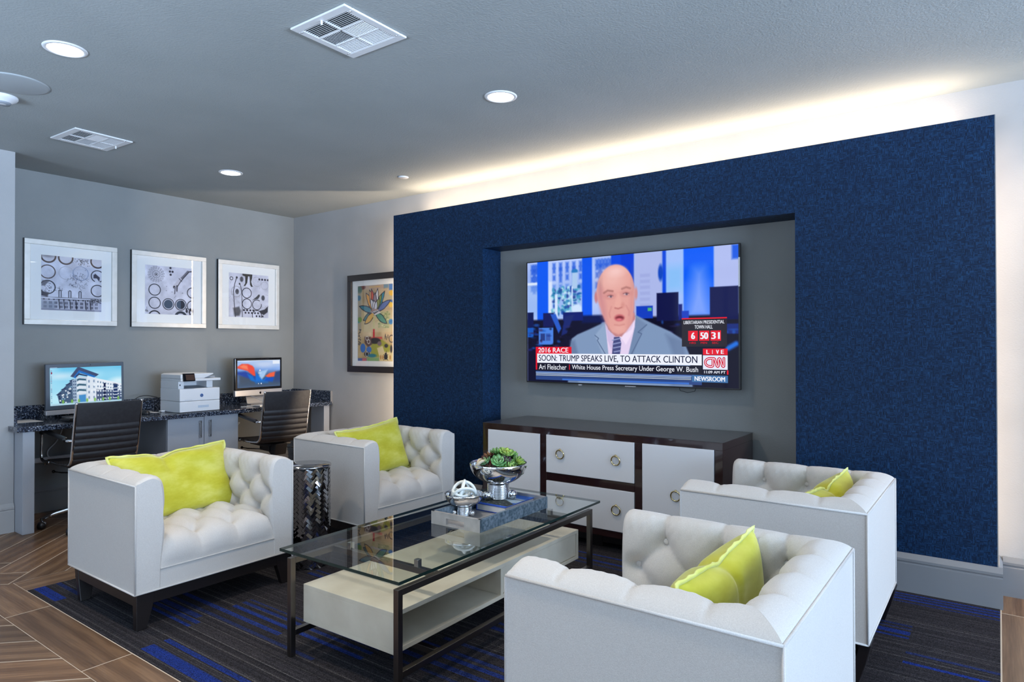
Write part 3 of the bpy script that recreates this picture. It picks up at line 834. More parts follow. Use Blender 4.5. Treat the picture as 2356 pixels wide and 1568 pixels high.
def armchair():
    root = thing('armchair', 'x', 'armchair', (0, 0, 0), 0, 'white tufted armchairs')
    # local frame: front is +x, centre of footprint at the origin
    front = HX
    abtn = [(front-x, z) for z, xs in ((ROWZ[0], (.155, .36, .56)), (ROWZ[1], (.052, .257, .46)), (ROWZ[2], (.155, .36, .56)), (.32, (.052, .257, .46))) for x in xs]
    asegs = fold_net(abtn, .10, .095, .02)+[((front-x, .605), (front-x, VTOP)) for x in (.155, .36, .56)]+[((front-.052, .51), (front, .508))]
    arms = []
    for sg in (-1, 1):
        U, D, Z = side_grid(-HX, front, 'mitre', 'flat', abtn, asegs, 84)
        P = np.stack([U, sg*(HY-D), Z], -1)
        b = MB(); b.grid(P, flip=(sg > 0))
        # outer face, front cap, hidden inner closing
        b.add([(-HX, sg*HY, ZB), (front, sg*HY, ZB), (front, sg*HY, ZT), (-HX, sg*HY, ZT)], [(0, 1, 2, 3) if sg < 0 else (3, 2, 1, 0)])
        cap = [tuple(p) for p in P[-1]]
        cap = [(front, sg*HY, ZB), (front, sg*HY, ZT-.004)]+[(front, p[1], p[2]) for p in cap[1:]]
        cap.append((front, cap[-1][1], ZB))
        b.add(cap, [tuple(range(len(cap))) if sg > 0 else tuple(range(len(cap)-1, -1, -1))])
        a = b.build('arm', M['fabric'], root); arms.append(a)
        vis = abtn[:9]
        for bu, bv in vis:
            if bv < .45 and bu < -.1: continue
            j = int(np.argmin(np.abs(ARCV-bv)))
            q = MB(); d = CROWN[j][0]-.043
            q.sphere((bu, sg*(HY-d), CROWN[j][1]), .011, 12, sc=(1, .55, 1))
            q.build('button', M['fabric'], a)
    bbtn = [(y, z) for z, ys in ((ROWZ[0], (-.19, 0, .19)), (ROWZ[1], (-.095, .095, -.285, .285)), (ROWZ[2], (-.19, 0, .19)), (.32, (-.095, .095))) for y in ys]
    bsegs = fold_net(bbtn, .095, .095, .02)+[((y, .605), (y, VTOP)) for y in (-.19, 0, .19)]
    U, D, Z = side_grid(-HY, HY, 'mitre', 'mitre', bbtn, bsegs, 96)
    P = np.stack([-HX+D, U, Z], -1)
    b = MB(); b.grid(P, flip=True)
    b.add([(-HX, -HY, ZB), (-HX, HY, ZB), (-HX, HY, ZT), (-HX, -HY, ZT)], [(3, 2, 1, 0)])
    bk = b.build('backrest', M['fabric'], root)
    for by, bv in bbtn[:5]:
        j = int(np.argmin(np.abs(ARCV-bv)))
        MB().sphere((-HX+CROWN[j][0]-.043, by, CROWN[j][1]), .011, 12, sc=(.55, 1, 1)).build('button', M['fabric'], bk)
    # tufted seat rolling over the front
    prof = smooth_path([(front-.002, .262), (front+.001, .30), (front-.003, .335), (front-.020, .372), (front-.055, .400), (front-.11, .416), (front-.20, .424),
                        (front-.33, .424), (front-.46, .420), (front-.56, .414), (front-.615, .405)], 6)
    sa = np.concatenate([[0], np.cumsum(np.hypot(*np.diff(prof, axis=0).T))])
    ys = np.linspace(-.305, .305, 72)
    sn = np.gradient(prof, axis=0); sn = np.stack([sn[:, 1], -sn[:, 0]], 1); sn /= np.linalg.norm(sn, axis=1, keepdims=True)
    if sn[-1][1] < 0: sn = -sn
    top = float(np.interp(front-.08, prof[::-1, 0], sa[::-1]))
    rowx = [float(np.interp(front-x, prof[::-1, 0], sa[::-1])) for x in (.085, .225, .365, .505)]
    sbtn = [(y, v) for v, yy in zip(rowx, ((-.0975, .0975, -.2925, .2925), (0, -.195, .195), (-.0975, .0975, -.2925, .2925), (0, -.195, .195))) for y in yy]
    ssegs = fold_net(sbtn, .0975, rowx[1]-rowx[0], .03)+[((y, rowx[0]), (y, 0.03)) for y in (-.0975, .0975)]
    Ym, Sm = np.meshgrid(ys, sa, indexing='ij')
    t = tuft(Ym, Sm, sbtn, ssegs, puff=.020, pw=.045, deep=.040, bw=.026, crease=.008)
    t = t*np.clip((Sm-.02)/.10, 0, 1)
    edge = -.030*np.clip((np.abs(Ym)-.24)/.065, 0, 1)**2*np.clip(Sm/.1, 0, 1)
    t = t+edge
    P = np.stack([prof[None, :, 0]+sn[None, :, 0]*t, Ym, prof[None, :, 1]+sn[None, :, 1]*t], -1)
    b = MB(); b.grid(P, flip=False)
    st = b.build('seat', M['fabric'], root)
    for y, v in sbtn[:2]+sbtn[4:9]:
        j = int(np.argmin(np.abs(sa-v)))
        MB().sphere((prof[j][0]-sn[j][0]*.048, y, prof[j][1]-sn[j][1]*.048), .010, 12, sc=(1, 1, .6)).build('button', M['fabric'], st)
    MB().box(-HX+.1, front-.003, -.312, .312, ZB, .262).build('front_rail', M['fabric'], root)
    # piping
    b = MB(); r = .0042; e = .001
    loop = [(front, -HY-e, ZT), (-HX-e, -HY-e, ZT), (-HX-e, HY+e, ZT), (front, HY+e, ZT)]
    b.tube(loop[:2], r, 8); b.tube(loop[1:3], r, 8); b.tube(loop[2:], r, 8)
    for sg in (-1, 1):
        b.tube([(front+e, sg*(HY-.001), ZB), (front+e, sg*(HY-.001), ZT-.006), (front-.006, sg*(HY-.001), ZT)], r, 8)
        b.tube([(-HX-e, sg*HY, ZB), (-HX-e, sg*HY, ZT)], r, 8)
    bl = [(front+e, -HY-e, ZB), (front+e, HY+e, ZB), (-HX-e, HY+e, ZB), (-HX-e, -HY-e, ZB)]
    for i in range(4): b.tube([bl[i], bl[(i+1) % 4]], r, 8)
    b.tube([(front, -.300, .262), (front, .300, .262)], .0032, 8)
    b.build('piping', M['fabric'], root)
    # dark base with splayed legs
    b = MB(); i_ = .014
    z0, z1 = .108, ZB-.002
    b.box(front-i_-.03, front-i_, -HY+i_, HY-i_, z0, z1); b.box(-HX+i_+.03, -HX+i_+.06, -HY+i_, HY-i_, z0, z1)
    b.box(-HX+i_+.03, front-i_, -HY+i_, -HY+i_+.03, z0, z1); b.box(-HX+i_+.03, front-i_, HY-i_-.03, HY-i_, z0, z1)
    b.box(-HX+.06, front-.03, -HY+.04, HY-.04, z1-.02, z1)
    b.build('base_frame', M['espresso'], root, bevel=.002)
    for sx in (-1, 1):
        for sy in (-1, 1):
            xo = front-.012 if sx > 0 else -HX+.038
            xb = front-.010 if sx > 0 else -HX+.085
            yo = sy*(HY-.012)
            b = MB()
            def quad(x, wx, y, wy, z): return [(x, y, z), (x-sx*wx, y, z), (x-sx*wx, y-sy*wy, z), (x, y-sy*wy, z)]
            q = quad(xo, .040, yo, .088, z1-.002)+quad(xo*.6+xb*.4, .038, yo, .072, .09)+quad(xb, .034, yo, .046, 0)
            fs = [(3, 2, 1, 0), (8, 9, 10, 11)]
            for L in (0, 4):
                for i in range(4): fs.append((L+i, L+(i+1) % 4, L+4+(i+1) % 4, L+4+i))
            if sx*sy < 0: fs = [f[::-1] for f in fs]
            b.add(q, fs); b.build('leg', M['espresso'], root, bevel=.003)
    return root
proto = armchair()
LA = ('white tufted armchair at front left, whole front and lime pillow in plain view',
      'white tufted armchair at back left beside the woven metal drum table',
      'white tufted armchair cut off by the bottom edge, nearest on the right',
      'white tufted armchair at back right, nearest the blue wall and baseboard')
A_C = (-3.158-HX, 1.404+HY); B_C = (-3.198-HX, 2.795+HY); C_C = (-.372-HX, 1.478+HY); D_C = (-.405-HX, 2.803+HY)
D_C = (-.405-HX, 2.805+HY)
proto.location = (-3.1575-HX, 1.404+HY, .0026); proto['label'] = LA[0]
# local front is +x: left pair faces +x, right pair faces -x
dup(proto, (B_C[0], B_C[1], .0026), -.018, LA[1])
dup(proto, (-.372-HX, 1.478+HY-.006, .0026), PI, LA[2])
dup(proto, (D_C[0], D_C[1], .0026), PI, LA[3])

for o in COL.objects:          # the right pair stands on rear legs set a little farther back
    if o.parent and o.name.startswith('leg') and abs(o.parent.rotation_euler.z-PI) < .1 and o.data.vertices[0].co.x < 0: o.location.x = -.048

# ------------------------------------------------------------------ velvet lumbar pillows
def pillow(label, loc, rot, w=.62, h=.37, th=.085, chop=(0, 0), sag=0.0, seed=0):
    t = thing('throw_pillow', label, 'pillow', loc, 0, 'lime velvet pillows', rot)
    nu, nv = 49, 33
    u = np.linspace(-1, 1, nu); v = np.linspace(-1, 1, nv)
    U, V = np.meshgrid(u, v, indexing='ij')
    pinch = 1-.07*(1-V**2)*np.abs(U)**3; pin2 = 1-.09*(1-U**2)*np.abs(V)**3
    Y = U*w/2*pinch; Z = V*h/2*pin2
    Z = Z-chop[1]*np.exp(-((U-chop[0])/.16)**2)*np.clip((V+.2)/1.2, 0, 1)**2*h-sag*U*U*.02
    T = th*np.clip((1-U**4)*(1-V**4), 0, 1)**.55
    T = T*(1-.28*np.exp(-((U-chop[0])/.06)**2)*np.clip(V*1.4-.2, 0, 1)*(1 if chop[1] else 0))
    r = np.random.default_rng(seed)
    for _ in range(7):
        a, bq, ph = r.uniform(2, 7), r.uniform(2, 7), r.uniform(0, 6)
        T = T+.0022*np.sin(a*U+bq*V+ph)*np.clip((1-U**2)*(1-V**2)*3, 0, 1)
    b = MB()
    b.grid(np.stack([T, Y, Z], -1), flip=False); b.grid(np.stack([-T*.85, Y, Z], -1), flip=True)
    b.build('cover', M['lime'], t)
    # ruffled flange along the seam
    ring = [(i, 0) for i in range(nu)]+[(nu-1, j) for j in range(1, nv)]+[(i, nv-1) for i in range(nu-2, -1, -1)]+[(0, j) for j in range(nv-2, 0, -1)]
    inner = np.array([(0, Y[i, j], Z[i, j]) for i, j in ring]); c = inner.mean(0)
    tan = np.roll(inner, -1, 0)-np.roll(inner, 1, 0)
    nn = np.stack([tan[:, 0]*0, tan[:, 2], -tan[:, 1]], 1); nn /= np.linalg.norm(nn, axis=1, keepdims=True)
    if (nn*(inner-c)).sum() < 0: nn = -nn
    k = np.arange(len(ring))
    wob = .0025*np.sin(k*1.3+seed)+.002*np.sin(k*.57)
    outer = inner+nn*(.011+.0015*np.sin(k*.9))[:, None]; outer[:, 0] += wob
    P = np.stack([inner+np.array([.004, 0, 0]), outer+np.array([.0015, 0, 0]), outer-np.array([.0015, 0, 0]), inner-np.array([.004, 0, 0])], 1)
    b = MB(); b.grid(P, closeu=True, closev=True); b.build('flange', M['lime_edge'], t)
    return t
pillow('lime velvet pillow with a chopped dent in its top on the front left armchair', (-3.640, 1.835, .556), (.02, -.36, .03), .645, .375, .080, (-.18, .07), 0, 1)
pillow('lime velvet pillow on the back left armchair beside the drum table', (-3.600, 3.225, .560), (.09, -.30, -.02), .57, .37, .080, (0, .0), 0, 2)
pillow('lime velvet pillow standing in the nearest right armchair', (-.652, 1.885, .527), (-.045, -.03, PI-.04), .56, .36, .085, (.05, .035), 0, 3)
pillow('lime velvet pillow in the back right armchair, small and mostly hidden', (-.625, 3.235, .522), (-.05, -.05, PI-.10), .56, .35, .085, (.10, .08), 0, 4)

# ------------------------------------------------------------------ glass coffee table
TBL = (-2.098, 2.420)
TR_ = math.radians(1.0)
t = thing('coffee_table', 'long glass topped coffee table with dark metal frame and ivory shelf box', 'coffee table', (TBL[0], TBL[1], .0026), TR_)
FX, FYY, FZT, q = .325, .735, .4125, .0245       # half size of the frame, height, bar
for sx in (-1, 1):
    x1 = sx*FX; x0 = x1-sx*q; a, c = min(x0, x1), max(x0, x1)
    for sy in (-1, 1):
        y1 = sy*FYY; y0 = y1-sy*q
        MB().box(a, c, min(y0, y1), max(y0, y1), 0, FZT).build('leg', M['bronze'], t, bevel=.0015)
    MB().box(a, c, -FYY+q, FYY-q, FZT-q, FZT).build('top_rail', M['bronze'], t, bevel=.0015)
    MB().box(a, c, -FYY+q, FYY-q, .085, .085+q).build('bottom_rail', M['bronze'], t, bevel=.0015)
for y in (-.50, .50):
    MB().box(-FX+q, FX-q, y-.012, y+.012, FZT-q, FZT).build('crossbar', M['bronze'], t, bevel=.0015)
    MB().box(-FX+q, FX-q, y-.012, y+.012, .085, .085+q).build('crossbar', M['bronze'], t, bevel=.0015)
    for x in (-.20, .20):
        MB().box(x-.011, x+.011, y-.011, y+.011, FZT, .4425).build('glass_support', M['chrome_soft'], t, bevel=.001)
# shelf box resting on the lower crossbars
bx0, bx1, by0, by1, bz0, bz1, wl = -.272, .262, -.693, .690, .110, .302, .018
bz0 = .145
sb = MB()
sb.box(bx0, bx1, by0, by1, bz1-wl, bz1); sb.box(bx0, bx1, by0, by1, bz0, bz0+wl)
sb.box(bx0, bx1, by0, by0+wl, bz0+wl, bz1-wl); sb.box(bx0, bx1, by1-wl, by1, bz0+wl, bz1-wl)
sb.box(bx0, bx0+.012, by0+wl, by1-wl, bz0+wl, bz1-wl); sb.box(bx0, bx1, -.02, -.002, bz0+wl, bz1-wl)
box = sb.build('shelf_box', M['ivory'], t, bevel=.001)
MB().box(bx1-.020, bx1-.006, .001, by1-wl-.003, bz0+wl+.003, bz1-wl-.003).build('drawer_front', M['ivory'], box, bevel=.001)
for y in (-.50, .50): MB().box(-.06, .06, y-.012, y+.012, .1095, .145).build('box_support', M['bronze'], t)
g = MB(); gx0, gx1, gy0, gy1, z0, z1 = -.345, .352, -.758, .772, .4425, .4545
vs = [(x, y, z) for z in (z0, z1) for y in (gy0, gy1) for x in (gx0, gx1)]
g.add(vs, [(4, 5, 7, 6)], 0); g.add(vs, [(0, 2, 3, 1)], 1); g.add(vs, [(0, 1, 5, 4), (2, 6, 7, 3), (0, 4, 6, 2), (1, 3, 7, 5)], 2)
g.build('glass_top', [M['glass'], M['clear'], M['glass_edge']], t)

# tray on the glass
GZ = .0026+.4545+.0005
t = thing('serving_tray', 'rectangular grey metal tray with cut-out handles on the glass table', 'tray', (-2.042, 2.602, GZ), TR_)
tx, ty, tw, th = .147, .285, .014, .060
b = MB(); b.box(-tx+tw, tx-tw, -ty+tw, ty-tw, .002, .010); b.build('tray_floor', M['pewter_flat'], t)
for sx in (-1, 1):
    MB().box(min(sx*tx, sx*(tx-tw)), max(sx*tx, sx*(tx-tw)), -ty, ty, 0, th).build('long_side', M['pewter'], t, bevel=.0008)
for sy in (-1, 1):
    y0, y1 = sorted((sy*ty, sy*(ty-tw)))
    b = MB(); x0, x1 = -tx+tw, tx-tw
    if sy < 0: y0, y1 = -ty-.0005, -ty+tw; x0, x1 = -tx, tx
    h = .055
    b.box(x0, -h, y0, y1, 0, th); b.box(h, x1, y0, y1, 0, th); b.box(-h, h, y0, y1, .036, th); b.box(-h, h, y0, y1, 0, .006)
    b.build('handle_end', M['pewter_flat'], t)
# book
t = thing('book', 'hardback book with a blue and white photo cover lying in the tray', 'book', (-2.062, 2.745, GZ+.0105), TR_+.01)
bw, bl, bh = .090, .135, .036
MB().box(-bw+.003, bw-.004, -bl+.004, bl-.004, .0035, bh-.0035).build('pages', M['paper'], t)
cv = MB(); cv.box(-bw, bw, -bl, bl, 0, .003); cv.box(-bw, bw, -bl, bl, bh-.003, bh); cv.box(-bw, -bw+.003, -bl, bl, .003, bh-.003)
cv.build('cover', mat('blue_book_cloth', L4(40, 84, 190), .35, coat=.3), t)
r = Ras(60, 90, (70, 120, 205), .66)
r.poly([(0, .22), (1, .30), (1, .62), (0, .72)], (196, 214, 226), .05); r.rect(0, .0, 1, .2, (64, 112, 200), .1)
r.poly([(0, .58), (.5, .5), (1, .72), (1, .95), (0, .9)], (54, 60, 58), .03)
for i in range(60):
    x, y = random.random(), .5+.42*random.random(); r.ell(x, y, .02, .012, random.choice(((30, 40, 32), (90, 90, 78), (140, 150, 140))), .01)
r.poly([(0, .93), (1, .93), (1, 1), (0, 1)], (52, 96, 205), .02)
for i in range(16): r.line([(.30+.045*i, .34), (.30+.045*i, .40)], .012, (70, 60, 60), .01)
r.mesh('cover_photo', (-bw+.002, bl-.002, bh+.0004), (2*bw-.004, 0, 0), (0, -2*bl+.004, 0), M['print'], t)
BK = GZ+.0105+.036+.0008
# footed bowls
def bowl(name, label, loc, R, H, rs, hs, rb, angs):
    t = thing(name, label, 'bowl', loc, 0, 'polished footed bowls')
    prof = [(.0, hs)]
    n = 14
    for i in range(1, n+1):
        a = PI/2*i/n
        prof.append((R*sin(a)**.92, hs+(H-hs)*(1-cos(a))))
    out = prof+[(R-.001, H+.0015), (R-.004, H)]
    for i in range(n-1, -1, -1):
        a = PI/2*i/n
        out.append(((R-.005)*sin(a)**.92, hs+.004+(H-hs-.004)*(1-cos(a))))
    MB().lathe(out, n=72).build('basin', M['chrome'], t)
    st = [(rs*.55, .0)]; k = 13
    for i in range(k):
        z0 = hs*1.02*i/k; z1 = hs*1.02*(i+1)/k
        st += [(rs-.0015, z0+.0003), (rs, z0+(z1-z0)*.3), (rs, z0+(z1-z0)*.75), (rs-.0015, z1-.0003)]
    MB().lathe(st, n=56).build('ringed_stem', M['chrome'], t)
    for a in angs:
        d = rs+rb*.95
        MB().sphere((d*cos(a), d*sin(a), rb), rb, 24).build('ball_foot', M['chrome'], t)
    return t
SB = (-2.137, 2.500, GZ+.0102)
BB = (-2.125, 2.762, BK)
V0 = math.atan2(F.y, F.x)
bowl('footed_bowl', 'large polished footed bowl of succulents standing on the book', BB, .150, .184, .058, .074, .0245, (V0+PI/2+.80, V0-PI/2-.42, V0+.2))
bowl('footed_bowl', 'small polished footed bowl holding a white knot at the front of the tray', SB, .097, .106, .037, .042, .0140, (V0+PI/2+.15, V0-PI/2-.6, V0+.3))
def knot(name, label, loc, R, r, tube, m, tilt, pq=(2, 3), ph=0.0, extra=()):
    b = MB(); b.T = Euler(tilt).to_matrix().to_4x4()
    pts = []
    for i in range(180):
        a = 2*PI*i/180
        k = R+r*cos(pq[1]*a+ph); pts.append((k*cos(pq[0]*a), k*sin(pq[0]*a), r*1.15*sin(pq[1]*a+ph)))
    b.tube(pts, tube, 12, closed=True)
    for (c, rad, e) in extra:
        q = Euler(e).to_matrix(); pp = []
        for i in range(60):
            a = 2*PI*i/60; pp.append(Vector(c)+q @ Vector((rad*cos(a), rad*sin(a), 0)))
        b.tube(pp, tube, 12, closed=True)
    o = b.build(name, m); o.location = loc; tag(o, label, 'ornament', 'knot ornaments'); return o
knot('knot_ornament', 'knot of white glass rope heaped in the small footed bowl', (SB[0], SB[1], SB[2]+.103), .036, .024, .0078, M['rope_white'], (.3, .9, .2),
     extra=(((.012, -.012, .004), .056, (1.35, .2, .9)), ((-.020, .0, -.002), .050, (1.2, .3, 2.1)), ((0, .006, -.006), .060, (.35, .2, 0))))
kv = Vector((-R0.x, -R0.y, 0))*.085-Vector((F.x, F.y, 0))*.03
knot('knot_ornament', 'tan knot tucked beside the succulents in the large footed bowl', (BB[0]+kv.x, BB[1]+kv.y, BB[2]+.165), .026, .016, .0085, M['rope_tan'], (.7, .5, .2),
     extra=(((0, 0, .002), .034, (1.2, .1, 1.2)),))
# succulents
t = thing('succulent_arrangement', 'mound of green and burgundy succulents in the large footed bowl', 'plant', (BB[0], BB[1], BB[2]+.150))
def rosette(c, axis, size, rings, colA, colB, narrow, seed):
    r = random.Random(seed); b = MB()
    ax = Vector(axis).normalized(); e1 = ax.orthogonal().normalized(); e2 = ax.cross(e1)
    for k in range(rings):
        n = 5+2*k; f = (k+.6)/rings
        el = .25+1.05*f                     # opening angle from the axis
        L = size*(.5+.5*f)
        for i in range(n):
            a = 2*PI*(i+.5*(k % 2)+r.uniform(-.1, .1))/n
            out = e1*cos(a)+e2*sin(a)
            d = (ax*cos(el)+out*sin(el)).normalized(); side = d.cross(ax).normalized() if abs(d.dot(ax)) < .99 else e1
            up = side.cross(d).normalized()
            if up.dot(ax) < 0: up = -up
            w = L*narrow*r.uniform(.85, 1.1); th = w*.30
            base = Vector(c)+out*size*.05
            vs = []
            for s_, ww in ((.02, .35), (.35, .85), (.68, 1.0), (.90, .55)):
                o = base+d*(L*s_)+up*(L*.16*s_*s_)
                vs += [o+side*w*ww*.5, o+up*th*.45*ww+up*.0, o-side*w*ww*.5, o-up*th*ww*.8]
            tip = base+d*L+up*L*.20; vs.append(tip)
            fs = []
            for s_ in range(3):
                for q in range(4): fs.append((s_*4+q, s_*4+(q+1) % 4, s_*4+4+(q+1) % 4, s_*4+4+q))
            for q in range(4): fs.append((12+q, 12+(q+1) % 4, 16))
            g = r.uniform(.75, 1.2); mixf = f
            b.col = L4(*[min(255, (x*(1-mixf)+y*mixf)*g) for x, y in zip(colA, colB)])
            b.add(vs, fs, 0, True)
    return b.build('rosette', M['leaf'], t)
GR, LG, BU, YG, DG = (120, 170, 70), (150, 190, 130), (110, 52, 50), (176, 196, 84), (70, 120, 52)
RV, FV = Vector((R0.x, R0.y, 0)), Vector((F.x, F.y, 0))
ros = [ # right, toward camera, up, size, rings, colour in/out, width
    (-.005, .055, .052, .052, 3, LG, (74, 128, 76), .80), (-.050, .045, .035, .046, 4, (140, 70, 60), (74, 34, 40), .42), (.052, .062, .030, .050, 3, (168, 196, 120), (92, 140, 70), .62),
    (.088, .035, .045, .052, 4, YG, (80, 118, 54), .30), (.030, .02, .088, .050, 3, YG, (120, 160, 80), .66), (-.015, .0, .092, .048, 4, LG, DG, .34),
    (-.055, .0, .070, .048, 4, (150, 120, 60), (96, 46, 44), .36), (-.070, .03, .050, .040, 3, LG, (96, 150, 110), .75), (.055, -.01, .085, .042, 3, GR, (90, 140, 70), .7),
    (.10, .0, .04, .045, 4, GR, (70, 110, 50), .30), (.012, .085, .020, .040, 3, GR, (70, 120, 60), .8), (-.030, .080, .012, .042, 4, BU, (70, 36, 44), .45),
    (.060, .060, .022, .038, 4, (140, 160, 90), (110, 76, 60), .4), (-.02, -.06, .06, .05, 3, GR, DG, .6), (.05, -.06, .055, .05, 3, LG, DG, .6), (.03, .05, .065, .034, 3, (110, 70, 90), (70, 50, 66), .6)]
for i, (rx, tc, up, sz, rg, ca, cb, nw) in enumerate(ros):
    c = RV*rx-FV*tc+Vector((0, 0, up)); rosette(c-Vector((0, 0, .012)), c+Vector((0, 0, .05))-FV*.02, sz, rg, ca, cb, nw, i+3)
b = MB(); b.lathe([(0, .048), (.05, .045), (.09, .030), (.120, .004), (.125, -.02)], n=32); b.build('moss_bed', mat('dark_moss', (.03, .045, .02, 1), .9), t)
t.location = (BB[0]+RV.x*.010, BB[1]+RV.y*.010, BB[2]+.150)

# ------------------------------------------------------------------ woven metal drum table
t = thing('drum_table', 'round woven polished metal drum side table between the two left armchairs', 'side table', (-3.349, 2.470, .0026))
DR, DH = .138, .592
MB().lathe([(0, 0), (DR-.010, 0), (DR-.010, DH-.006)], n=64).build('core', M['dark'], t)
MB().lathe([(0, DH), (DR+.001, DH), (DR+.003, DH-.003), (DR+.003, DH-.010), (DR-.004, DH-.012)], n=72).build('top', M['dark_chrome'], t)
b = MB(); u = .0195; nsh = 0
per = 2*PI*DR; kx = round(per/(u*math.sqrt(2)*4))*4; ustep = per/kx/math.sqrt(2)
def onto(a, c, off):
    s_ = (a-c)*math.sqrt(.5); z = (a+c)*math.sqrt(.5)
    return s_, z
for i in range(-120, 240):
    for j in range(-120, 240):
        k4 = (i-j) % 4
        if k4 == 0: w_, h_ = 2, 1
        elif k4 == 3: w_, h_ = 1, 2
        else: continue
        a0, c0 = i*ustep, j*ustep; a1, c1 = a0+w_*ustep, c0+h_*ustep
        cs, cz = onto((a0+a1)/2, (c0+c1)/2, 0)
        if not (0 <= cs < per) or not (.004 < cz < DH-.016): continue
        g = .0006; na, nc = (2, 2); o1, o2, o3 = random.uniform(-.0012, .0012), random.uniform(-.0012, .0012), (.0018 if w_ == 2 else -.0018)
        P = np.zeros((na, nc, 3))
        for p in range(na):
            for r_ in range(nc):
                a = a0+g+(a1-a0-2*g)*p/(na-1); c = c0+g+(c1-c0-2*g)*r_/(nc-1)
                s_, z = onto(a, c, 0)
                f = (p/(na-1) if w_ == 2 else r_/(nc-1))
                e_ = (r_/(nc-1) if w_ == 2 else p/(na-1)); rr = DR-.002+(f-.5)*2*(o1+o3)+(e_-.5)*2*o2
                th = s_/DR
                P[p, r_] = (rr*cos(th), rr*sin(th), min(max(z, .0), DH-.012))
        b.grid(P, smooth=False, flip=False)
b.build('woven_body', M['dark_chrome'], t)

# ------------------------------------------------------------------ sideboard
t = thing('sideboard', 'dark brown lacquer sideboard with white doors and drawers under the television', 'sideboard', (-2.1255, 3.99, .0026))
X0, X1, YA, YB = -.8675, .8675, -.280, .282
def sx(x): return x+2.1255
b = MB(); zt = .752; zb = .100
b.box(X0, X1, YA, YB, zt-.046, zt-.002); b.box(X0, X1, YA, YB, zb, .142); b.box(X0, X0+.048, YA, YB, .142, zt-.046); b.box(X1-.046, X1, YA, YB, .142, zt-.046)
b.box(X0+.048, X1-.046, YB-.02, YB, .142, zt-.046)
for a, c in ((-2.498, -2.448), (-1.801, -1.751)): b.box(sx(a), sx(c), YA, YB-.02, .142, zt-.046)
b.box(sx(-2.448), sx(-1.801), YA, YB-.02, .404, .455)
b.build('carcass', M['lacquer'], t, bevel=.0015)
MB().box(X0-.001, X1+.001, YA-.001, YB, zt-.002, zt).build('top', M['lacquer_top'], t)
b = MB()
b.box(X0+.04, X1-.04, YA+.10, YB-.03, .03, zb)
for c in (-.80, 0, .80): b.box(c-.05, c+.05, YA+.095, YA+.19, 0, zb); b.box(c-.05, c+.05, YB-.12, YB-.03, 0, zb)
b.build('plinth', M['espresso'], t)
def ring_pull(par, x, z):
    q = MB(); y = YA-.010
    q.tube([(x+.029*cos(2*PI*i/36), y-.006-.003*sin(2*PI*i/36), z-.006+.029*sin(2*PI*i/36)) for i in range(36)], .0042, 10, closed=True)
    q.sphere((x, y-.004, z+.023), .0085, 14, sc=(1, .9, 1)); q.cyl((x, y), .002, z, z, 6)
    o = q.build('ring_pull', M['gold'], par); return o
def panel(nm, x0, x1, z0, z1):
    return MB().box(sx(x0)+.002, sx(x1)-.002, YA-.006, YA+.012, z0+.002, z1-.002).build(nm, M['white_gloss'], t, bevel=.002)
d = panel('door', -2.945, -2.498, .142, .709); ring_pull(d, sx(-2.72), .424)
d = panel('drawer', -2.448, -1.801, .455, .709); ring_pull(d, sx(-2.333), .592); ring_pull(d, sx(-1.925), .592)
d = panel('drawer', -2.448, -1.801, .142, .404); ring_pull(d, sx(-2.334), .284); ring_pull(d, sx(-1.923), .284)
d = panel('door', -1.751, -1.306, .142, .709); ring_pull(d, sx(-1.533), .424)

# ------------------------------------------------------------------ television
TX0, TX1, TZ0, TZ1, TY = -2.969, -1.316, 1.021, 1.953, 4.215
t = thing('television', 'large flat television showing a news programme, hung in the niche', 'television', ((TX0+TX1)/2, YW, (TZ0+TZ1)/2))
tw, th = TX1-TX0, TZ1-TZ0
ty = TY-YW
b = MB(); b.box(-tw/2, tw/2, ty+.004, ty+.030, -th/2, th/2); b.build('bezel', M['black_plastic'], t, bevel=.003)
b = MB(); b.box(-tw*.38, tw*.38, ty+.030, ty+.058, -th*.42, th*.36); b.build('back_housing', M['black_plastic'], t, bevel=.004)
b = MB(); b.box(-.25, .25, ty+.058, -.006, -.2, .2); b.build('wall_bracket', M['dark'], t)
b = MB(); b.box(.02, .10, ty+.006, ty+.016, -th/2-.006, -th/2); b.box(-.36, -.335, ty+.006, ty+.02, -th/2-.010, -th/2); b.build('status_bar', M['alu'], t)
r = Ras(390, 220, (168, 190, 244), 1.632/.918)
r.clouds(np.array([10, 8, 4]), 9)
for x0, x1 in ((.0, .06), (.123, .301), (.35, .43)):
    for y in (.02, .06, .12, .20):
        for k_ in range(5):
            x = x0+.02+(x1-x0)*k_/5; r.rect(x, y+.0, x+.016, y+.045+.02*(k_ % 2), (30, 84, 214), .02, .75)
r.rect(.0, .19, .30, .47, (150, 186, 240), .06, .5)
r.rect(.0, .17, .06, .19, (220, 232, 250), .01); r.rect(.12, .17, .14, .47, (214, 226, 250), .015)
for i in range(150):
    x, y = random.uniform(.14, .29), random.uniform(.22, .44)
    r.ell(x, y, random.uniform(.006, .02), random.uniform(.006, .018), random.choice(((60, 150, 190), (20, 70, 170), (190, 232, 240), (110, 190, 210), (30, 100, 160), (40, 60, 150))), .01, .8)
r.ell(.262, .10, .03, .02, (40, 120, 190), .01); r.rect(.248, .11, .275, .24, (170, 200, 236), .01)
r.ell(.272, .41, .05, .045, (205, 226, 252), .02); r.rect(.155, .28, .17, .47, (210, 226, 250), .01); r.rect(.245, .22, .252, .40, (200, 220, 250), .008)
r.rect(.56, .0, .69, .50, (170, 182, 232), .02)
for i in range(8): r.rect(.585, .16+.045*i, .63, .185+.045*i, (150, 160, 216), .012, .5)
r.rect(.70, .0, .778, .5, (160, 190, 248), .01); r.rect(.70, .12, .778, .30, (120, 190, 246), .08, .6)
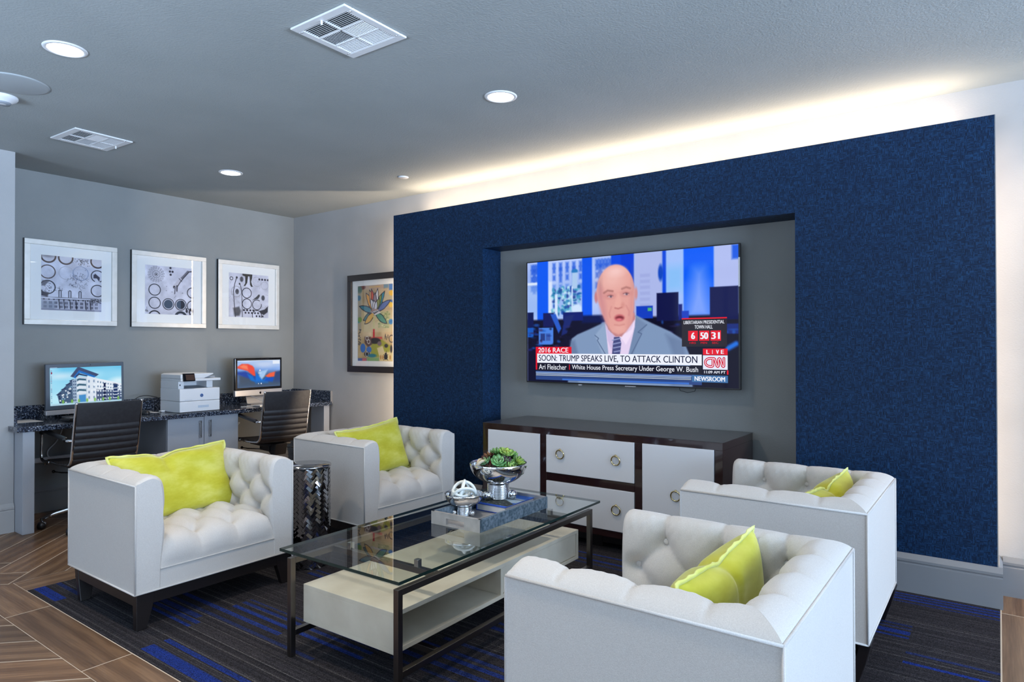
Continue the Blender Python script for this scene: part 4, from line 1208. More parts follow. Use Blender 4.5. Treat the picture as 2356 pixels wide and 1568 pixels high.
r.rect(.903, .0, 1.01, .29, (176, 188, 238), .01); r.rect(.975, .0, 1.01, .10, (30, 90, 226), .02)
for x0, x1, c in ((.057, .118, (10, 88, 240)), (.255, .301, (6, 74, 226)), (.301, .352, (10, 84, 236)), (.447, .51, (8, 70, 226)), (.495, .556, (4, 58, 214)), (.686, .702, (10, 70, 220)), (.778, .903, (8, 92, 246))):
    if x0 == .255: continue
    r.rect(x0, -.02, x1, .50, c, .012)
r.poly([(.828, .16), (.858, .16), (.905, .52), (.775, .52)], (140, 170, 250), .13, .85)
r.ell(.678, .16, .02, .06, (16, 70, 190), .012)
for x0, y0, x1, y1, c in ((.0, .485, .40, 1.01, (14, 14, 44)), (.56, .485, 1.01, 1.01, (12, 10, 36)), (.30, .46, .46, .52, (10, 22, 80))): r.rect(x0, y0, x1, y1, c, .02)
for x0, y0, x1, y1, c in ((.66, .311, .756, .52, (14, 18, 70)), (.756, .40, .772, .52, (18, 30, 120)), (.887, .288, 1.0, .52, (10, 16, 76)), (.567, .403, .643, .497, (18, 60, 190)), (.620, .418, .638, .442, (80, 180, 120)),
                          (.09, .43, .149, .545, (20, 26, 90)), (.20, .43, .305, .50, (16, 30, 110)), (.0, .42, .035, .55, (14, 22, 80)), (.065, .552, .146, .692, (74, 130, 226)), (.075, .60, .10, .66, (40, 60, 130)), (.105, .60, .13, .66, (60, 90, 170)),
                          (.0, .55, .035, .63, (24, 90, 190)), (.77, .45, .80, .52, (22, 60, 190)), (.95, .55, 1.0, .62, (20, 40, 120))): r.rect(x0, y0, x1, y1, c, .008)
r.poly([(.13, .44), (.16, .44), (.19, .56), (.175, .60)], (40, 90, 200), .012); r.poly([(.21, .46), (.26, .45), (.22, .60), (.19, .62)], (26, 40, 110), .012)
for i in range(70):
    x, y = random.choice((random.uniform(0, .24), random.uniform(.68, 1))), random.uniform(.52, .74)
    r.ell(x, y, random.uniform(.006, .03), random.uniform(.004, .012), random.choice(((20, 40, 130), (30, 90, 190), (8, 8, 20), (50, 40, 90))), .012, .7)
r.line([(.96, .72), (.99, .69)], .035, (30, 110, 220), .02)
# presenter: suit, shirt, tie, head
SU = (126, 150, 186)
r.poly([(.226, 1.01), (.236, .72), (.246, .645), (.275, .612), (.34, .570), (.418, .515), (.50, .60), (.565, .470), (.64, .535), (.72, .598), (.775, .66), (.80, .76), (.815, 1.01)], SU, .012)
r.poly([(.226, 1.01), (.238, .66), (.262, .66), (.285, .80), (.28, 1.01)], (96, 116, 152), .03, .7)
r.poly([(.70, .62), (.775, .66), (.815, 1.01), (.72, 1.01), (.735, .78)], (100, 120, 156), .04, .7)
r.poly([(.415, .525), (.43, .56), (.436, .80), (.40, .76), (.366, .62)], (148, 170, 202), .015, .8)
r.poly([(.563, .478), (.615, .545), (.585, .62), (.55, .78), (.533, .78), (.545, .60)], (112, 134, 170), .015, .8)
r.line([(.366, .62), (.385, .645), (.378, .66), (.43, .80)], .007, (84, 104, 140), .006); r.line([(.615, .545), (.575, .60), (.592, .612), (.54, .78)], .007, (84, 104, 140), .006)
r.poly([(.418, .530), (.445, .60), (.50, .625), (.563, .480), (.560, .56), (.528, .78), (.434, .78)], (226, 208, 238), .008)
r.poly([(.419, .535), (.432, .58), (.468, .632), (.447, .735), (.43, .66)], (206, 188, 226), .008); r.poly([(.563, .49), (.545, .58), (.490, .628), (.518, .695), (.55, .60)], (240, 222, 246), .008)
r.poly([(.461, .635), (.487, .632), (.496, .682), (.487, .80), (.449, .80), (.455, .69)], (70, 76, 128), .006)
for i in range(5): r.line([(.452+.003*i, .66+.03*i), (.492, .645+.032*i)], .008, (150, 160, 206), .005)
r.poly([(.425, .50), (.56, .45), (.562, .50), (.498, .632), (.468, .632), (.432, .575)], (190, 128, 132), .012)            # neck
SK = (226, 162, 154)
r.ell(.373, .318, .016, .045, (196, 128, 136), .01); r.ell(.566, .305, .013, .045, (206, 144, 144), .01)
r.ell(.467, .272, .162, .200, SK, .010)
r.poly([(.378, .26), (.385, .36), (.402, .45), (.420, .525), (.452, .598), (.482, .618), (.515, .600), (.545, .53), (.558, .43), (.561, .27)], SK, .018)
r.ell(.452, .180, .10, .075, (240, 190, 182), .10, .7); r.ell(.470, .125, .07, .035, (248, 208, 204), .05, .7)
r.poly([(.384, .20), (.382, .33), (.404, .48), (.43, .55), (.42, .40), (.405, .26)], (196, 128, 138), .05, .6)
r.poly([(.556, .25), (.553, .44), (.540, .54), (.52, .59), (.535, .42), (.540, .30)], (208, 140, 138), .04, .55)
r.ell(.394, .22, .016, .07, (168, 122, 126), .03, .35); r.ell(.550, .20, .010, .06, (172, 128, 132), .03, .3)
r.ell(.440, .314, .040, .022, (200, 130, 130), .03, .7); r.ell(.518, .302, .038, .020, (200, 130, 130), .03, .7)
r.line([(.412, .288), (.430, .271), (.455, .278)], .011, (160, 104, 100), .016); r.line([(.500, .264), (.520, .253), (.538, .263)], .011, (166, 110, 106), .016)
for x, y in ((.443, .318), (.519, .305)):
    r.ell(x, y, .019, .008, (214, 188, 196), .010); r.ell(x+.003, y, .009, .009, (96, 78, 96), .010); r.line([(x-.013, y-.004), (x, y-.010), (x+.013, y-.004)], .006, (142, 86, 88), .010)
r.poly([(.478, .30), (.487, .30), (.502, .395), (.496, .406), (.470, .408), (.462, .395)], (232, 170, 160), .02, .9)
r.line([(.466, .410), (.482, .416), (.499, .406)], .008, (180, 106, 104), .012); r.ell(.503, .39, .016, .02, (208, 138, 130), .02, .6)
r.line([(.448, .40), (.438, .45), (.442, .48)], .007, (198, 126, 126), .016, .6); r.line([(.520, .395), (.534, .44), (.532, .47)], .007, (194, 122, 124), .016, .6)
r.ell(.487, .487, .044, .028, (200, 108, 114), .012); r.ell(.488, .489, .034, .017, (124, 48, 58), .010); r.ell(.486, .500, .026, .010, (222, 116, 128), .010)
r.ell(.487, .570, .045, .025, (232, 172, 164), .03, .7); r.line([(.464, .540), (.488, .546), (.510, .538)], .007, (198, 126, 122), .014, .7)
sx0, sx1, sz0, sz1 = -tw/2+.011, tw/2-.011, -th/2+.010, th/2-.007
scr = r.mesh('screen', (sx0, ty+.0036, sz1), (sx1-sx0, 0, 0), (0, 0, sz0-sz1), M['screen'], t)
f = Flat((sx0, ty+.0036, sz1), (sx1-sx0, 0, 0), (0, 0, sz0-sz1), (0, -1, 0))
asp = (sx1-sx0)/(sz1-sz0)
RED, WHT, NVY, BLK = (226, 20, 44), (236, 240, 252), (24, 32, 66), (22, 22, 40)
f.rect(.770, .509, .955, .710, (38, 34, 44)); f.rect(.048, .849, .853, .912, BLK); f.rect(.858, .872, .957, .912, (20, 20, 44))
f.rect(.048, .912, .853, .985, (44, 70, 132)); f.up()
f.rect(.770, .503, .955, .512, RED); f.rect(.048, .711, .245, .767, RED); f.rect(.048, .767, .056, .902, RED); f.rect(.056, .767, .853, .844, WHT)
f.rect(.858, .724, .957, .769, RED); f.rect(.858, .772, .957, .872, (226, 232, 250)); f.rect(.954, .876, .960, .905, RED)
f.rect(.048, .920, .81, .929, (130, 160, 214)); f.rect(.048, .929, .81, .953, (10, 12, 26)); f.rect(.812, .914, .958, .964, (64, 112, 166))
for x0, x1 in ((.797, .837), (.843, .884), (.889, .931)): f.rect(x0, .596, x1, .668, RED)
f.rect(.232, .855, .2355, .897, RED); f.rect(.195, .97, .80, .984, (60, 110, 200)); f.up()
for i in range(3): f.rect(.049, .932+.0066*i, .809, .9365+.0066*i, ((178, 196, 226), (120, 140, 184), (190, 206, 232))[i])
f.up()
f.text('2016 RACE', .063, .718, .228, .758, WHT, .012); f.text('SOON: TRUMP SPEAKS LIVE, TO ATTACK CLINTON', .065, .778, .835, .836, NVY, .006)
f.text('Ari Fleischer', .066, .856, .218, .899, WHT, .002); f.text('White House Press Secretary Under George W. Bush', .247, .856, .838, .904, WHT, .002)
f.text('LIBERTARIAN PRESIDENTIAL', .778, .523, .945, .547, WHT, .006); f.text('TOWN HALL', .824, .556, .898, .582, WHT, .006)
f.text('6', .809, .608, .826, .656, WHT, .03); f.text('50', .847, .608, .880, .656, WHT, .03); f.text('31', .892, .608, .927, .656, WHT, .03)
f.text('HRS', .803, .675, .829, .690, (214, 24, 44), .01); f.text('MIN', .849, .675, .875, .690, (214, 24, 44), .01); f.text('SEC', .895, .675, .921, .690, (214, 24, 44), .01)
for i, ch in enumerate('LIVE'):
    x = .872+.0195*i; f.text(ch, x+(.004 if ch == 'I' else 0), .733, x+(.006 if ch == 'I' else .012), .761, WHT, .02)
f.text('11:09 AM PT', .863, .881, .949, .900, WHT, .012); f.text('NEWSROOM', .823, .923, .947, .955, WHT, .02)
CR = (206, 16, 56)
def cnn(w, col):
    arc = [(.889+.020*cos(a), .822+.0285*sin(a)/1.0) for a in np.linspace(-PI*.5, -PI*1.5, 14)]
    pts = [(.898, .7935)]+arc+[(.896, .8505), (.900, .845), (.900, .800), (.9035, .7935), (.907, .797), (.916, .846), (.9195, .8505), (.922, .846), (.922, .800), (.9255, .7935), (.929, .797), (.938, .846), (.9415, .8505), (.944, .846), (.944, .792)]
    f.stroke([(a-.0015, c) for a, c in pts], w, col, asp)
cnn(.0190, CR); f.up(); cnn(.0058, (244, 222, 232))
f.build('screen_caption', M['screen'], scr)
b = MB(); b.box(tw/2-.011, tw/2-.001, ty+.0012, ty+.0042, .19, .375); st = b.build('label_sticker', M['paper'], t)
b = MB(); b.tube([(.40, ty+.04, -th/2+.03), (.41, ty+.045, -th/2-.02), (.46, ty+.05, -th/2-.032), (.51, ty+.05, -th/2-.022), (.53, ty+.045, -th/2+.03)], .0022, 8); b.build('power_cable', M['cable'], t)

# ------------------------------------------------------------------ framed pictures
def framed(label, origin, du, W, H, fw, fd, ras, inset, frame_mat, liner=None, group=None, edge_mat=None):
    """origin: centre on the wall; du: unit right, n = outward normal"""
    n = Vector(du).cross(Vector((0, 0, 1))); du = Vector(du)
    rot = Matrix((du, (0, 0, 1), n)).transposed()          # columns right, up, out -> local x, y, z
    t = thing('framed_picture', label, 'picture', origin, 0, group, rot.to_euler())
    b = MB(); w, h = W/2, H/2
    b.box(-w, w, h-fw, h, .004, fd); b.box(-w, w, -h, -h+fw, .004, fd); b.box(-w, -w+fw, -h+fw, h-fw, .004, fd); b.box(w-fw, w, -h+fw, h-fw, .004, fd)
    b.build('frame', frame_mat, t, bevel=.003)
    b = MB(); e = .0015
    for x0, x1, y0, y1 in ((-w-e, -w, -h-e, h+e), (w, w+e, -h-e, h+e), (-w, w, h, h+e), (-w, w, -h-e, -h)): b.box(x0, x1, y0, y1, .002, fd-.006)
    b.build('frame_edge', edge_mat or M['black_plastic'], t)
    MB().box(-w+fw, w-fw, -h+fw, h-fw, .006, fd*.45).build('mat_board', M['mat_board'], t)
    iw, ih = W/2-inset[0], H/2-inset[1]
    ras.mesh('print', (-iw, ih, fd*.45+.0012), (2*iw, 0, 0), (0, -2*ih, 0), M['print'], t)
    if liner:
        b = MB(); a = liner
        for x0, x1, y0, y1 in ((-w+fw, w-fw, h-fw-a, h-fw), (-w+fw, w-fw, -h+fw, -h+fw+a), (-w+fw, -w+fw+a, -h+fw, h-fw), (w-fw-a, w-fw, -h+fw, h-fw)): b.box(x0, x1, y0, y1, fd*.45, fd*.62)
        b.build('liner', M['frame_silver'], t)
    b = MB(); b.add([(-w+fw, -h+fw, fd*.62), (w-fw, -h+fw, fd*.62), (w-fw, h-fw, fd*.62), (-w+fw, h-fw, fd*.62)], [(0, 1, 2, 3)]); b.build('glazing', M['glazing'], t)
    return t
K, G1, BG = (26, 24, 34), (90, 90, 104), (206, 206, 222)
def bw(seed):
    r = Ras(180, 180, BG); r.clouds(9, 7); r.clouds(6, 16); r.speckle(5); return r
r = bw(1)
for cx, cy in ((.11, .01), (.39, .02), (.93, .04)): r.ring(cx, cy, .115, .028, (66, 48, 44)); r.ell(cx, cy, .10, .10, (200, 196, 206), .02, .5)
r.ell(.10, .0, .09, .03, (90, 84, 90), .05, .7)
for cx, cy, c in ((.10, .30, (70, 52, 50)), (.10, .58, K)): r.ring(cx, cy, .12, .018, c)
r.ring(.93, .32, .11, .016, K, gap=(1.2, 2.0)); r.ring(.93, .60, .11, .016, K); r.ring(.40, .30, .12, .010, (176, 176, 190)); r.ring(.64, .29, .13, .014, (150, 160, 190))
for i in range(70):
    x, y = random.gauss(.68, .07), .02+abs(random.gauss(0, .07)); r.ell(x, y, .006, .006, (60, 58, 66), .004)
for i in range(70):
    a = random.uniform(0, 6.28); rr = .17*math.sqrt(random.random()); x, y = .60+rr*cos(a), .42+rr*sin(a)*.9
    b_ = random.uniform(0, 3.14); L_ = random.uniform(.02, .06); r.line([(x, y), (x+L_*cos(b_), y+L_*sin(b_))], .005, (70, 70, 86), .004, .9)
r.poly([(.86, .30), (.89, .27), (.97, .34), (.96, .42), (.92, .36), (.86, .36)], (60, 58, 72), .01)
r.poly([(.02, .46), (.13, .47), (.05, .56), (0, .56)], (70, 68, 80), .02, .8); r.poly([(0, .66), (.12, .68), (.10, .76), (0, .74)], (40, 36, 52), .02)
for i in range(26): r.ell(.13+random.gauss(0, .05), .60+random.gauss(0, .04), .007, .006, (40, 38, 50), .004); 
for i in range(14): r.ell(.30+.02*random.gauss(0, 1), .60+.02*random.gauss(0, 1), .006, .005, (40, 38, 50), .004)
for x in (.30, .46, .63): r.line([(x-.018, .75), (x-.018, .64), (x, .625), (x+.018, .64), (x+.018, .75)], .014, (50, 50, 60), .006)
r.line([(0, .765), (1, .755)], .008, (60, 60, 70)); r.line([(0, .80), (1, .79)], .010, (50, 50, 60)); r.rect(0, .80, 1, .96, (150, 150, 170), .02, .55)
for i in range(12): r.rect(.03+.08*i, .79, .055+.08*i, .81, K, .006)
for i in range(11):
    for y in (.84, .91): r.rect(.04+.085*i, y, .085+.085*i, y+.045, (66, 66, 84), .008, .85); r.rect(.060+.085*i, y, .065+.085*i, y+.045, (180, 180, 196), .004)
for x in (.28, .36, .46, .56, .72, .80): r.line([(x, .80), (x+.015, .97)], .014, (30, 28, 40), .008)
r.rect(0, .84, .22, 1.0, (120, 130, 150), .06, .6); r.rect(0, .97, 1, 1.01, (120, 120, 140), .02, .8)
for i in range(40): r.ell(random.uniform(.82, 1), random.uniform(.76, .84), .012, .008, (60, 60, 70), .006, .7)
PX = XL
framed('silver framed black and white print with a row of buildings along its bottom', (PX, 2.206, 1.8085), (0, 1, 0), .668, .668, .040, .034, r, (.117, .117), M['frame_silver'], group='black and white prints over the desk')
r = bw(2)
for rr, n_ in ((.035, 8), (.075, 14), (.115, 16), (.15, 18)):
    for i in range(n_):
        a = 2*PI*i/n_+rr*20; x, y = .22+rr*cos(a), .18+rr*sin(a); r.ring(x, y, .012*(.5+rr*5), .005, (60, 60, 72), .004)
r.ell(.22, .18, .015, .015, (30, 30, 36))
for x, y in ((.51, .025), (.50, .10), (.555, .10), (.515, .165)): r.ell(x, y, .022, .022, (46, 44, 56), .01)
r.line([(.97, .06), (.88, .075)], .03, (90, 88, 100), .012); r.line([(.88, .075), (.80, .17), (.71, .27)], .05, (110, 108, 120), .015); r.line([(.72, .26), (.62, .38)], .075, (196, 192, 206), .015); r.line([(.90, .08), (.80, .20), (.72, .30), (.66, .40)], .014, (30, 28, 34), .008)
r.line([(.69, .23), (.75, .29)], .012, (40, 40, 48)); r.ell(.59, .42, .024, .030, (50, 48, 58), .01); r.line([(.64, .39), (.645, .50)], .026, (90, 88, 100), .01); r.line([(.61, .43), (.60, .56)], .020, (90, 88, 100), .01); r.line([(.66, .38), (.655, .49)], .010, (30, 28, 36), .008)
for cx, cy in ((.19, .50), (.19, .77)): r.ring(cx, cy, .115, .017, (36, 38, 50))
r.ring(.19, 1.05, .115, .026, (36, 36, 44)); r.ring(.98, .52, .11, .017, (36, 36, 44)); r.ring(.98, .80, .11, .017, (36, 36, 44))
for cx in (.47, .73): r.ring(cx, .785, .115, .016, (36, 38, 50)); r.ell(cx, .785, .092, .092, (66, 80, 100), .01)
r.poly([(.73, .693), (.78, .70), (.822, .785), (.78, .865), (.73, .877)], (40, 42, 54), .008); r.ring(.73, 1.06, .115, .05, (44, 50, 62))
for i in range(9): r.ell(random.uniform(.40, .80), random.uniform(.40, .66), .011, .011, (150, 150, 166), .008)
for i in range(16): r.ell(random.uniform(.82, 1), random.uniform(.86, .98), .016, .020, (44, 42, 52), .008)
for i in range(12): r.ell(random.uniform(0, .06), random.uniform(.84, .98), .008, .008, (80, 80, 90), .006)
framed('silver framed black and white print with a diver, middle of three over the desk', (PX, 2.992, 1.8085), (0, 1, 0), .668, .668, .040, .034, r, (.117, .117), M['frame_silver'], group='black and white prints over the desk')
r = bw(3)
r.poly([(.33, .0), (.58, .0), (.575, .08), (.55, .17), (.575, .25), (.60, .28), (.55, .29), (.52, .24), (.51, .05), (.47, .05), (.45, .20), (.40, .28), (.36, .28), (.40, .22), (.40, .06), (.33, .04)], (54, 52, 50), .008)
r.ring(.44, .44, .115, .016, K); r.ring(.445, .69, .115, .016, K); r.ring(.70, .70, .115, .016, K, gap=(-.9, -.2)); r.ring(.70, .95, .12, .016, K)
r.poly([(.62, .565), (.70, .50), (.74, .455), (.775, .46), (.77, .50), (.73, .56), (.66, .575), (.58, .60)], (70, 70, 74), .008)
for x, y in ((.31, .13), (.20, .42), (.86, .53)): r.ell(x, y, .045, .06, (90, 90, 100), .015); r.line([(x, y-.05), (x, y+.05)], .01, (30, 30, 40), .006)
r.line([(.19, .09), (.14, .25), (.11, .42), (.13, .70), (.16, 1.0)], .016, (44, 42, 56), .008); r.line([(.27, .24), (.31, .38), (.32, .60), (.33, 1.0)], .014, (44, 42, 56), .008)
r.ell(.19, .10, .022, .026, (40, 40, 46), .01); r.ell(.26, .24, .02, .02, (40, 40, 46), .01); r.ring(.18, .42, .12, .008, (130, 130, 140)); r.ring(.70, .16, .11, .006, (150, 150, 160)); r.ring(.06, .13, .035, .018, (80, 80, 90)); r.ring(.9, .24, .09, .006, (150, 150, 160))
for i in range(5): r.ell(.76+.075*i, .10, .024, .024, (44, 42, 56), .01)
r.poly([(.10, .80), (.25, .76), (.30, .86), (.26, .97), (.14, .98)], (60, 60, 66), .04, .8); r.poly([(.76, .84), (.90, .80), (.99, .72), (.98, .86), (.88, .93), (.80, .90)], (54, 52, 60), .015)
for i in range(4): r.ell(.37+.08*i, .835, .026, .022, (40, 38, 50), .01)
for i in range(5): r.ell(.41+.08*i, .895, .022, .022, (40, 38, 50), .01)
for i in range(3): r.ell(.69+.08*i, .965, .022, .022, (40, 38, 50), .01)
for i in range(26): 
    a, x, y = random.uniform(0, 3), random.uniform(.02, .98), random.uniform(.02, .98); r.line([(x, y), (x+.06*cos(a), y+.06*sin(a))], .005, (120, 120, 132), .006, .7)
framed('silver framed black and white print with a bird and boots, nearest the corner', (PX, 3.781, 1.8095), (0, 1, 0), .668, .668, .040, .034, r, (.117, .117), M['frame_silver'], group='black and white prints over the desk')
# collage with a lotus flower
r = Ras(150, 224, (196, 172, 136), .67); r.clouds(np.array([14, 12, 10]), 6); r.clouds(np.array([8, 10, 12]), 12)
r.rect(0, 0, 1, .05, (190, 160, 140), .03); r.ell(.14, .02, .06, .03, (120, 76, 70), .01); r.rect(.75, .0, .88, .05, (110, 140, 160), .02); r.rect(.90, 0, 1, .08, (70, 120, 190), .02); r.ell(.05, .05, .05, .05, (90, 120, 110), .02)
for i in range(16): r.poly([(.34+.02*i, .03), (.35+.02*i, .015), (.36+.02*i, .03)], (226, 186, 60), .004)
r.rect(0, .08, .10, .60, (150, 150, 140), .03, .6); r.rect(.68, .12, 1, .26, (170, 166, 140), .05, .5); r.rect(.12, .34, 1, .62, (206, 192, 150), .03, .7); r.rect(.60, .36, .92, .56, (170, 176, 130), .04, .8)
for i in range(60): r.ell(random.uniform(.60, .92), random.uniform(.36, .56), .016, .012, random.choice(((120, 140, 90), (220, 216, 170), (150, 160, 110))), .01, .6)
for x, y, c in ((.03, .16, (70, 120, 150)), (.96, .12, (226, 180, 60)), (.95, .24, (70, 110, 180)), (.95, .27, (230, 190, 70)), (.02, .46, (60, 140, 150)), (.06, .45, (120, 150, 70)), (.95, .49, (70, 130, 190))): r.ell(x, y, .04, .035, c, .015)
INK = (40, 36, 50)
def petal(p, q, w, col):
    v = (q[0]-p[0], q[1]-p[1]); n_ = (-v[1], v[0]*.67); L_ = math.hypot(*n_) or 1; n_ = (n_[0]/L_*w/.67*.67, n_[1]/L_*w)
    at_ = lambda s, k_: (p[0]+v[0]*s+n_[0]*k_, p[1]+v[1]*s+n_[1]*k_)
    pts = [at_(0, .2), at_(.25, .75), at_(.55, 1), at_(.82, .6), at_(1, 0), at_(.82, -.6), at_(.55, -1), at_(.25, -.75), at_(0, -.2)]
    r.poly(pts, col, .006); r.line(pts+[pts[0]], .010, INK, .006)
C_ = (.50, .36)
for q, w_, c in (((.16, .46), .05, (80, 120, 120)), ((.20, .30), .05, (90, 110, 160)), ((.04, .27), .04, (70, 130, 150)), ((.94, .21), .045, (90, 110, 170)), ((.20, .51), .05, (216, 170, 80)), ((.84, .51), .05, (90, 150, 130)), ((.24, .10), .06, (222, 160, 70)), ((.78, .09), .055, (60, 140, 160)),
                 ((.34, .06), .06, (226, 170, 110)), ((.70, .12), .05, (130, 150, 60)), ((.40, .05), .055, (206, 90, 60)), ((.58, .05), .055, (220, 220, 226)), ((.50, .10), .06, (150, 130, 140)), ((.38, .18), .05, (216, 220, 230)), ((.62, .18), .05, (150, 160, 80)), ((.47, .20), .05, (226, 226, 234)), ((.55, .21), .045, (206, 210, 226))): petal(C_, q, w_, c)
r.ell(.50, .345, .09, .03, (170, 140, 130), .01); r.poly([(.40, .35), (.60, .33), (.66, .37), (.50, .40)], (214, 214, 222), .006)
for a in np.linspace(-.1, .16, 6): r.line([(.48, .38), (.50+a, .335)], .006, INK, .004)
r.rect(.45, .40, .49, .62, (200, 196, 140), .01); r.rect(.445, .58, .495, .70, (200, 40, 50), .012); r.poly([(.36, .69), (.70, .685), (.72, .715), (.50, .73), (.34, .72)], (200, 50, 56), .02)
r.rect(0, .70, 1, .96, (186, 160, 110), .03, .6); r.poly([(.40, .76), (.70, .72), (.94, .80), (.90, .90), (.55, .95), (.38, .90)], (156, 158, 60), .02); r.poly([(.56, .83), (.72, .80), (.80, .92), (.62, .93)], (214, 200, 160), .015)
r.ell(.50, .735, .11, .04, (44, 38, 40), .012); r.poly([(.20, .68), (.38, .68), (.42, .78), (.30, .82), (.20, .76)], (96, 70, 66), .015)
for x, y in ((.27, .70), (.32, .745)): r.ring(x, y, .026, .009, (220, 216, 214), .006)
r.ell(.15, .83, .05, .06, (50, 110, 190), .01); r.ell(.33, .85, .05, .04, (60, 110, 190), .01); r.ell(.27, .91, .055, .035, (30, 30, 40), .01); r.ring(.27, .91, .03, .008, (220, 224, 230), .006); r.ell(.63, .77, .04, .03, (120, 100, 110), .01); r.ell(.82, .80, .035, .025, (60, 56, 60), .01)
r.ell(.42, .93, .08, .025, (40, 120, 140), .015); r.rect(.64, .88, 1, 1, (216, 200, 150), .02)
r.ell(.81, .945, .035, .035, (40, 36, 36), .008); r.ell(.81, .905, .02, .015, (40, 36, 36), .006); r.line([(.81, .90), (.83, .87)], .008, INK, .006)
for sx_ in (-.06, .06): r.line([(.81, .93), (.81+sx_, .915)], .008, INK, .005); r.line([(.81, .96), (.81+sx_, .985)], .008, INK, .005)
for x in (.67, .73, .93): r.ell(x, .95, .012, .03, (176, 120, 60), .008)
r.rect(0, .965, .27, 1.01, (70, 90, 150), .015); r.rect(.13, .965, .26, 1.01, (200, 90, 80), .02); r.rect(.27, .955, .62, 1.01, (130, 166, 110), .02)
for x, y in ((.79, .69), (.83, .70), (.87, .68), (.80, .67)): r.line([(x, y-.02), (x, y+.02)], .010, INK, .006)
r.ring(.97, .71, .045, .016, (110, 96, 90)); r.ell(.96, .84, .02, .05, (60, 56, 60), .01)
for i in range(18): r.line([(random.uniform(0, .10), y0_) for y0_ in (.58+.012*i, .585+.012*i)], .010, (60, 56, 60), .006, .8)
framed('black framed colourful lotus flower collage partly hidden by the blue wall', (-4.790, YW, 1.5235), (1, 0, 0), .770, .947, .060, .030, r, (.142, .111), mat('black_brown_frame', (.014, .011, .012, 1), .35), edge_mat=M['frame_silver'])

# ------------------------------------------------------------------ desk along the picture wall
DX, DZ = -5.420, .745
b = MB()
b.box(XL+.002, DX, YS+.002, 4.293, DZ-.036, DZ); b.box(XS+.003, DX, 1.640, YS+.002, DZ-.036, DZ)
t = thing('granite_countertop', 'long speckled blue-black granite desk top with low backsplash', 'countertop', (0, 0, 0))
b.build('slab', M['granite'], t, bevel=.003)
MB().box(XL+.001, XL+.021, YS+.022, YW-.021, DZ+.0003, .845).build('backsplash', M['granite'], t, bevel=.001)
MB().box(XL+.001, DX-.020, YW-.021, YW-.001, DZ+.0003, .852).build('backsplash', M['granite'], t, bevel=.001)
MB().box(XL+.001, XS-.001, YS+.001, YS+.021, DZ+.0003, .845).build('backsplash', M['granite'], t, bevel=.001)
MB().box(DX-.020, DX-.014, YW-.024, YW-.001, DZ-.02, .852).build('end_strip', M['trim'], t)
o = tag(MB().box(-5.62, -5.435, 1.677, 1.748, 0, DZ-.037).build('desk_leg', M['cab'], bevel=.002), 'grey panel leg under the left end of the granite desk', 'desk leg', 'desk end panels')
o = tag(MB().box(-5.66, -5.452, 4.222, 4.288, 0, DZ-.037).build('desk_leg', M['cab'], bevel=.002), 'grey panel leg under the right end of the granite desk, against the back wall', 'desk leg', 'desk end panels')
t = thing('base_cabinet', 'grey two-door cabinet under the granite desk below the printer', 'cabinet', (0, 0, 0))
MB().box(XL+.02, -5.480, 2.676, 3.300, .09, DZ-.037).build('carcass', M['cab_dark'], t)
MB().box(XL+.02, -5.54, 2.69, 3.286, 0, .09).build('toe_kick', M['dark'], t)
for y0, y1, hy in ((2.678, 2.984, 2.943), (2.988, 3.298, 3.029)):
    d = MB().box(-5.479, -5.460, y0, y1, .095, DZ-.039).build('door', M['cab'], t, bevel=.0015)
    q = MB(); q.box(-5.437, -5.431, hy-.006, hy+.006, .532, .676)
    for z in (.545, .663): q.box(-5.460, -5.431, hy-.005, hy+.005, z-.006, z+.006)
    q.build('handle', M['chrome_soft'], d, bevel=.0008)

# all-in-one computers; local frame: screen faces +x, y to the right seen from the front is +y
def computer(label, loc, roll_, yawz, W, z0, z1, body_mat, chin_mat, chin, scr_, ras, bez_mat):
    t = thing('desktop_computer', label, 'computer', loc, 0, None, (roll_, 0, yawz))
    MB().box(-.030, 0, -W/2, W/2, z0+chin, z1).build('bezel', bez_mat, t, bevel=.006)
    MB().box(-.032, .0015, -W/2, W/2, z0, z0+chin).build('chin', chin_mat, t, bevel=.004)
    y0, y1, sz0, sz1 = scr_
    s = ras.mesh('screen', (.0014, y0, sz1), (0, y1-y0, 0), (0, 0, sz0-sz1), M['screen'], t)
    return t, s
r = Ras(210, 118, (150, 214, 240), 1.78)
r.a = r.a+(r.V[..., None]-.4)*np.array([60, 30, 10]); r.clouds(np.array([16, 8, 4]), 6); r.ell(.15, .22, .3, .08, (226, 236, 246), .12, .6); r.ell(.95, .42, .2, .08, (236, 246, 250), .12, .7)
WH, GY, SL = (216, 226, 238), (150, 172, 198), (52, 66, 104)
r.poly([(.09, .70), (.16, .58), (.22, .46), (.28, .36), (.31, .36), (.32, .95), (.12, .95)], (70, 92, 122), .006)
for i, (x, y) in enumerate(((.09, .68), (.155, .55), (.215, .43), (.265, .33))): r.poly([(x-.015, y+.03), (x+.045, y-.02), (x+.065, y), (x+.005, y+.05)], (44, 56, 92), .006)
for i in range(24):
    x = .11+.2*random.random(); y = .92-random.random()*(.22+1.3*(x-.11)); r.rect(x, y, x+.018, y+.035, random.choice((WH, (30, 44, 80), (120, 160, 190), (230, 240, 246))), .006)
r.poly([(.295, .33), (.355, .31), (.355, .97), (.305, .98)], GY, .006)
for i in range(7):
    for x in (.308, .333): r.rect(x, .36+.085*i, x+.014, .40+.085*i, (60, 80, 116), .005)
r.poly([(.355, .24), (.50, .27), (.50, .97), (.355, .97)], (190, 206, 222), .006)
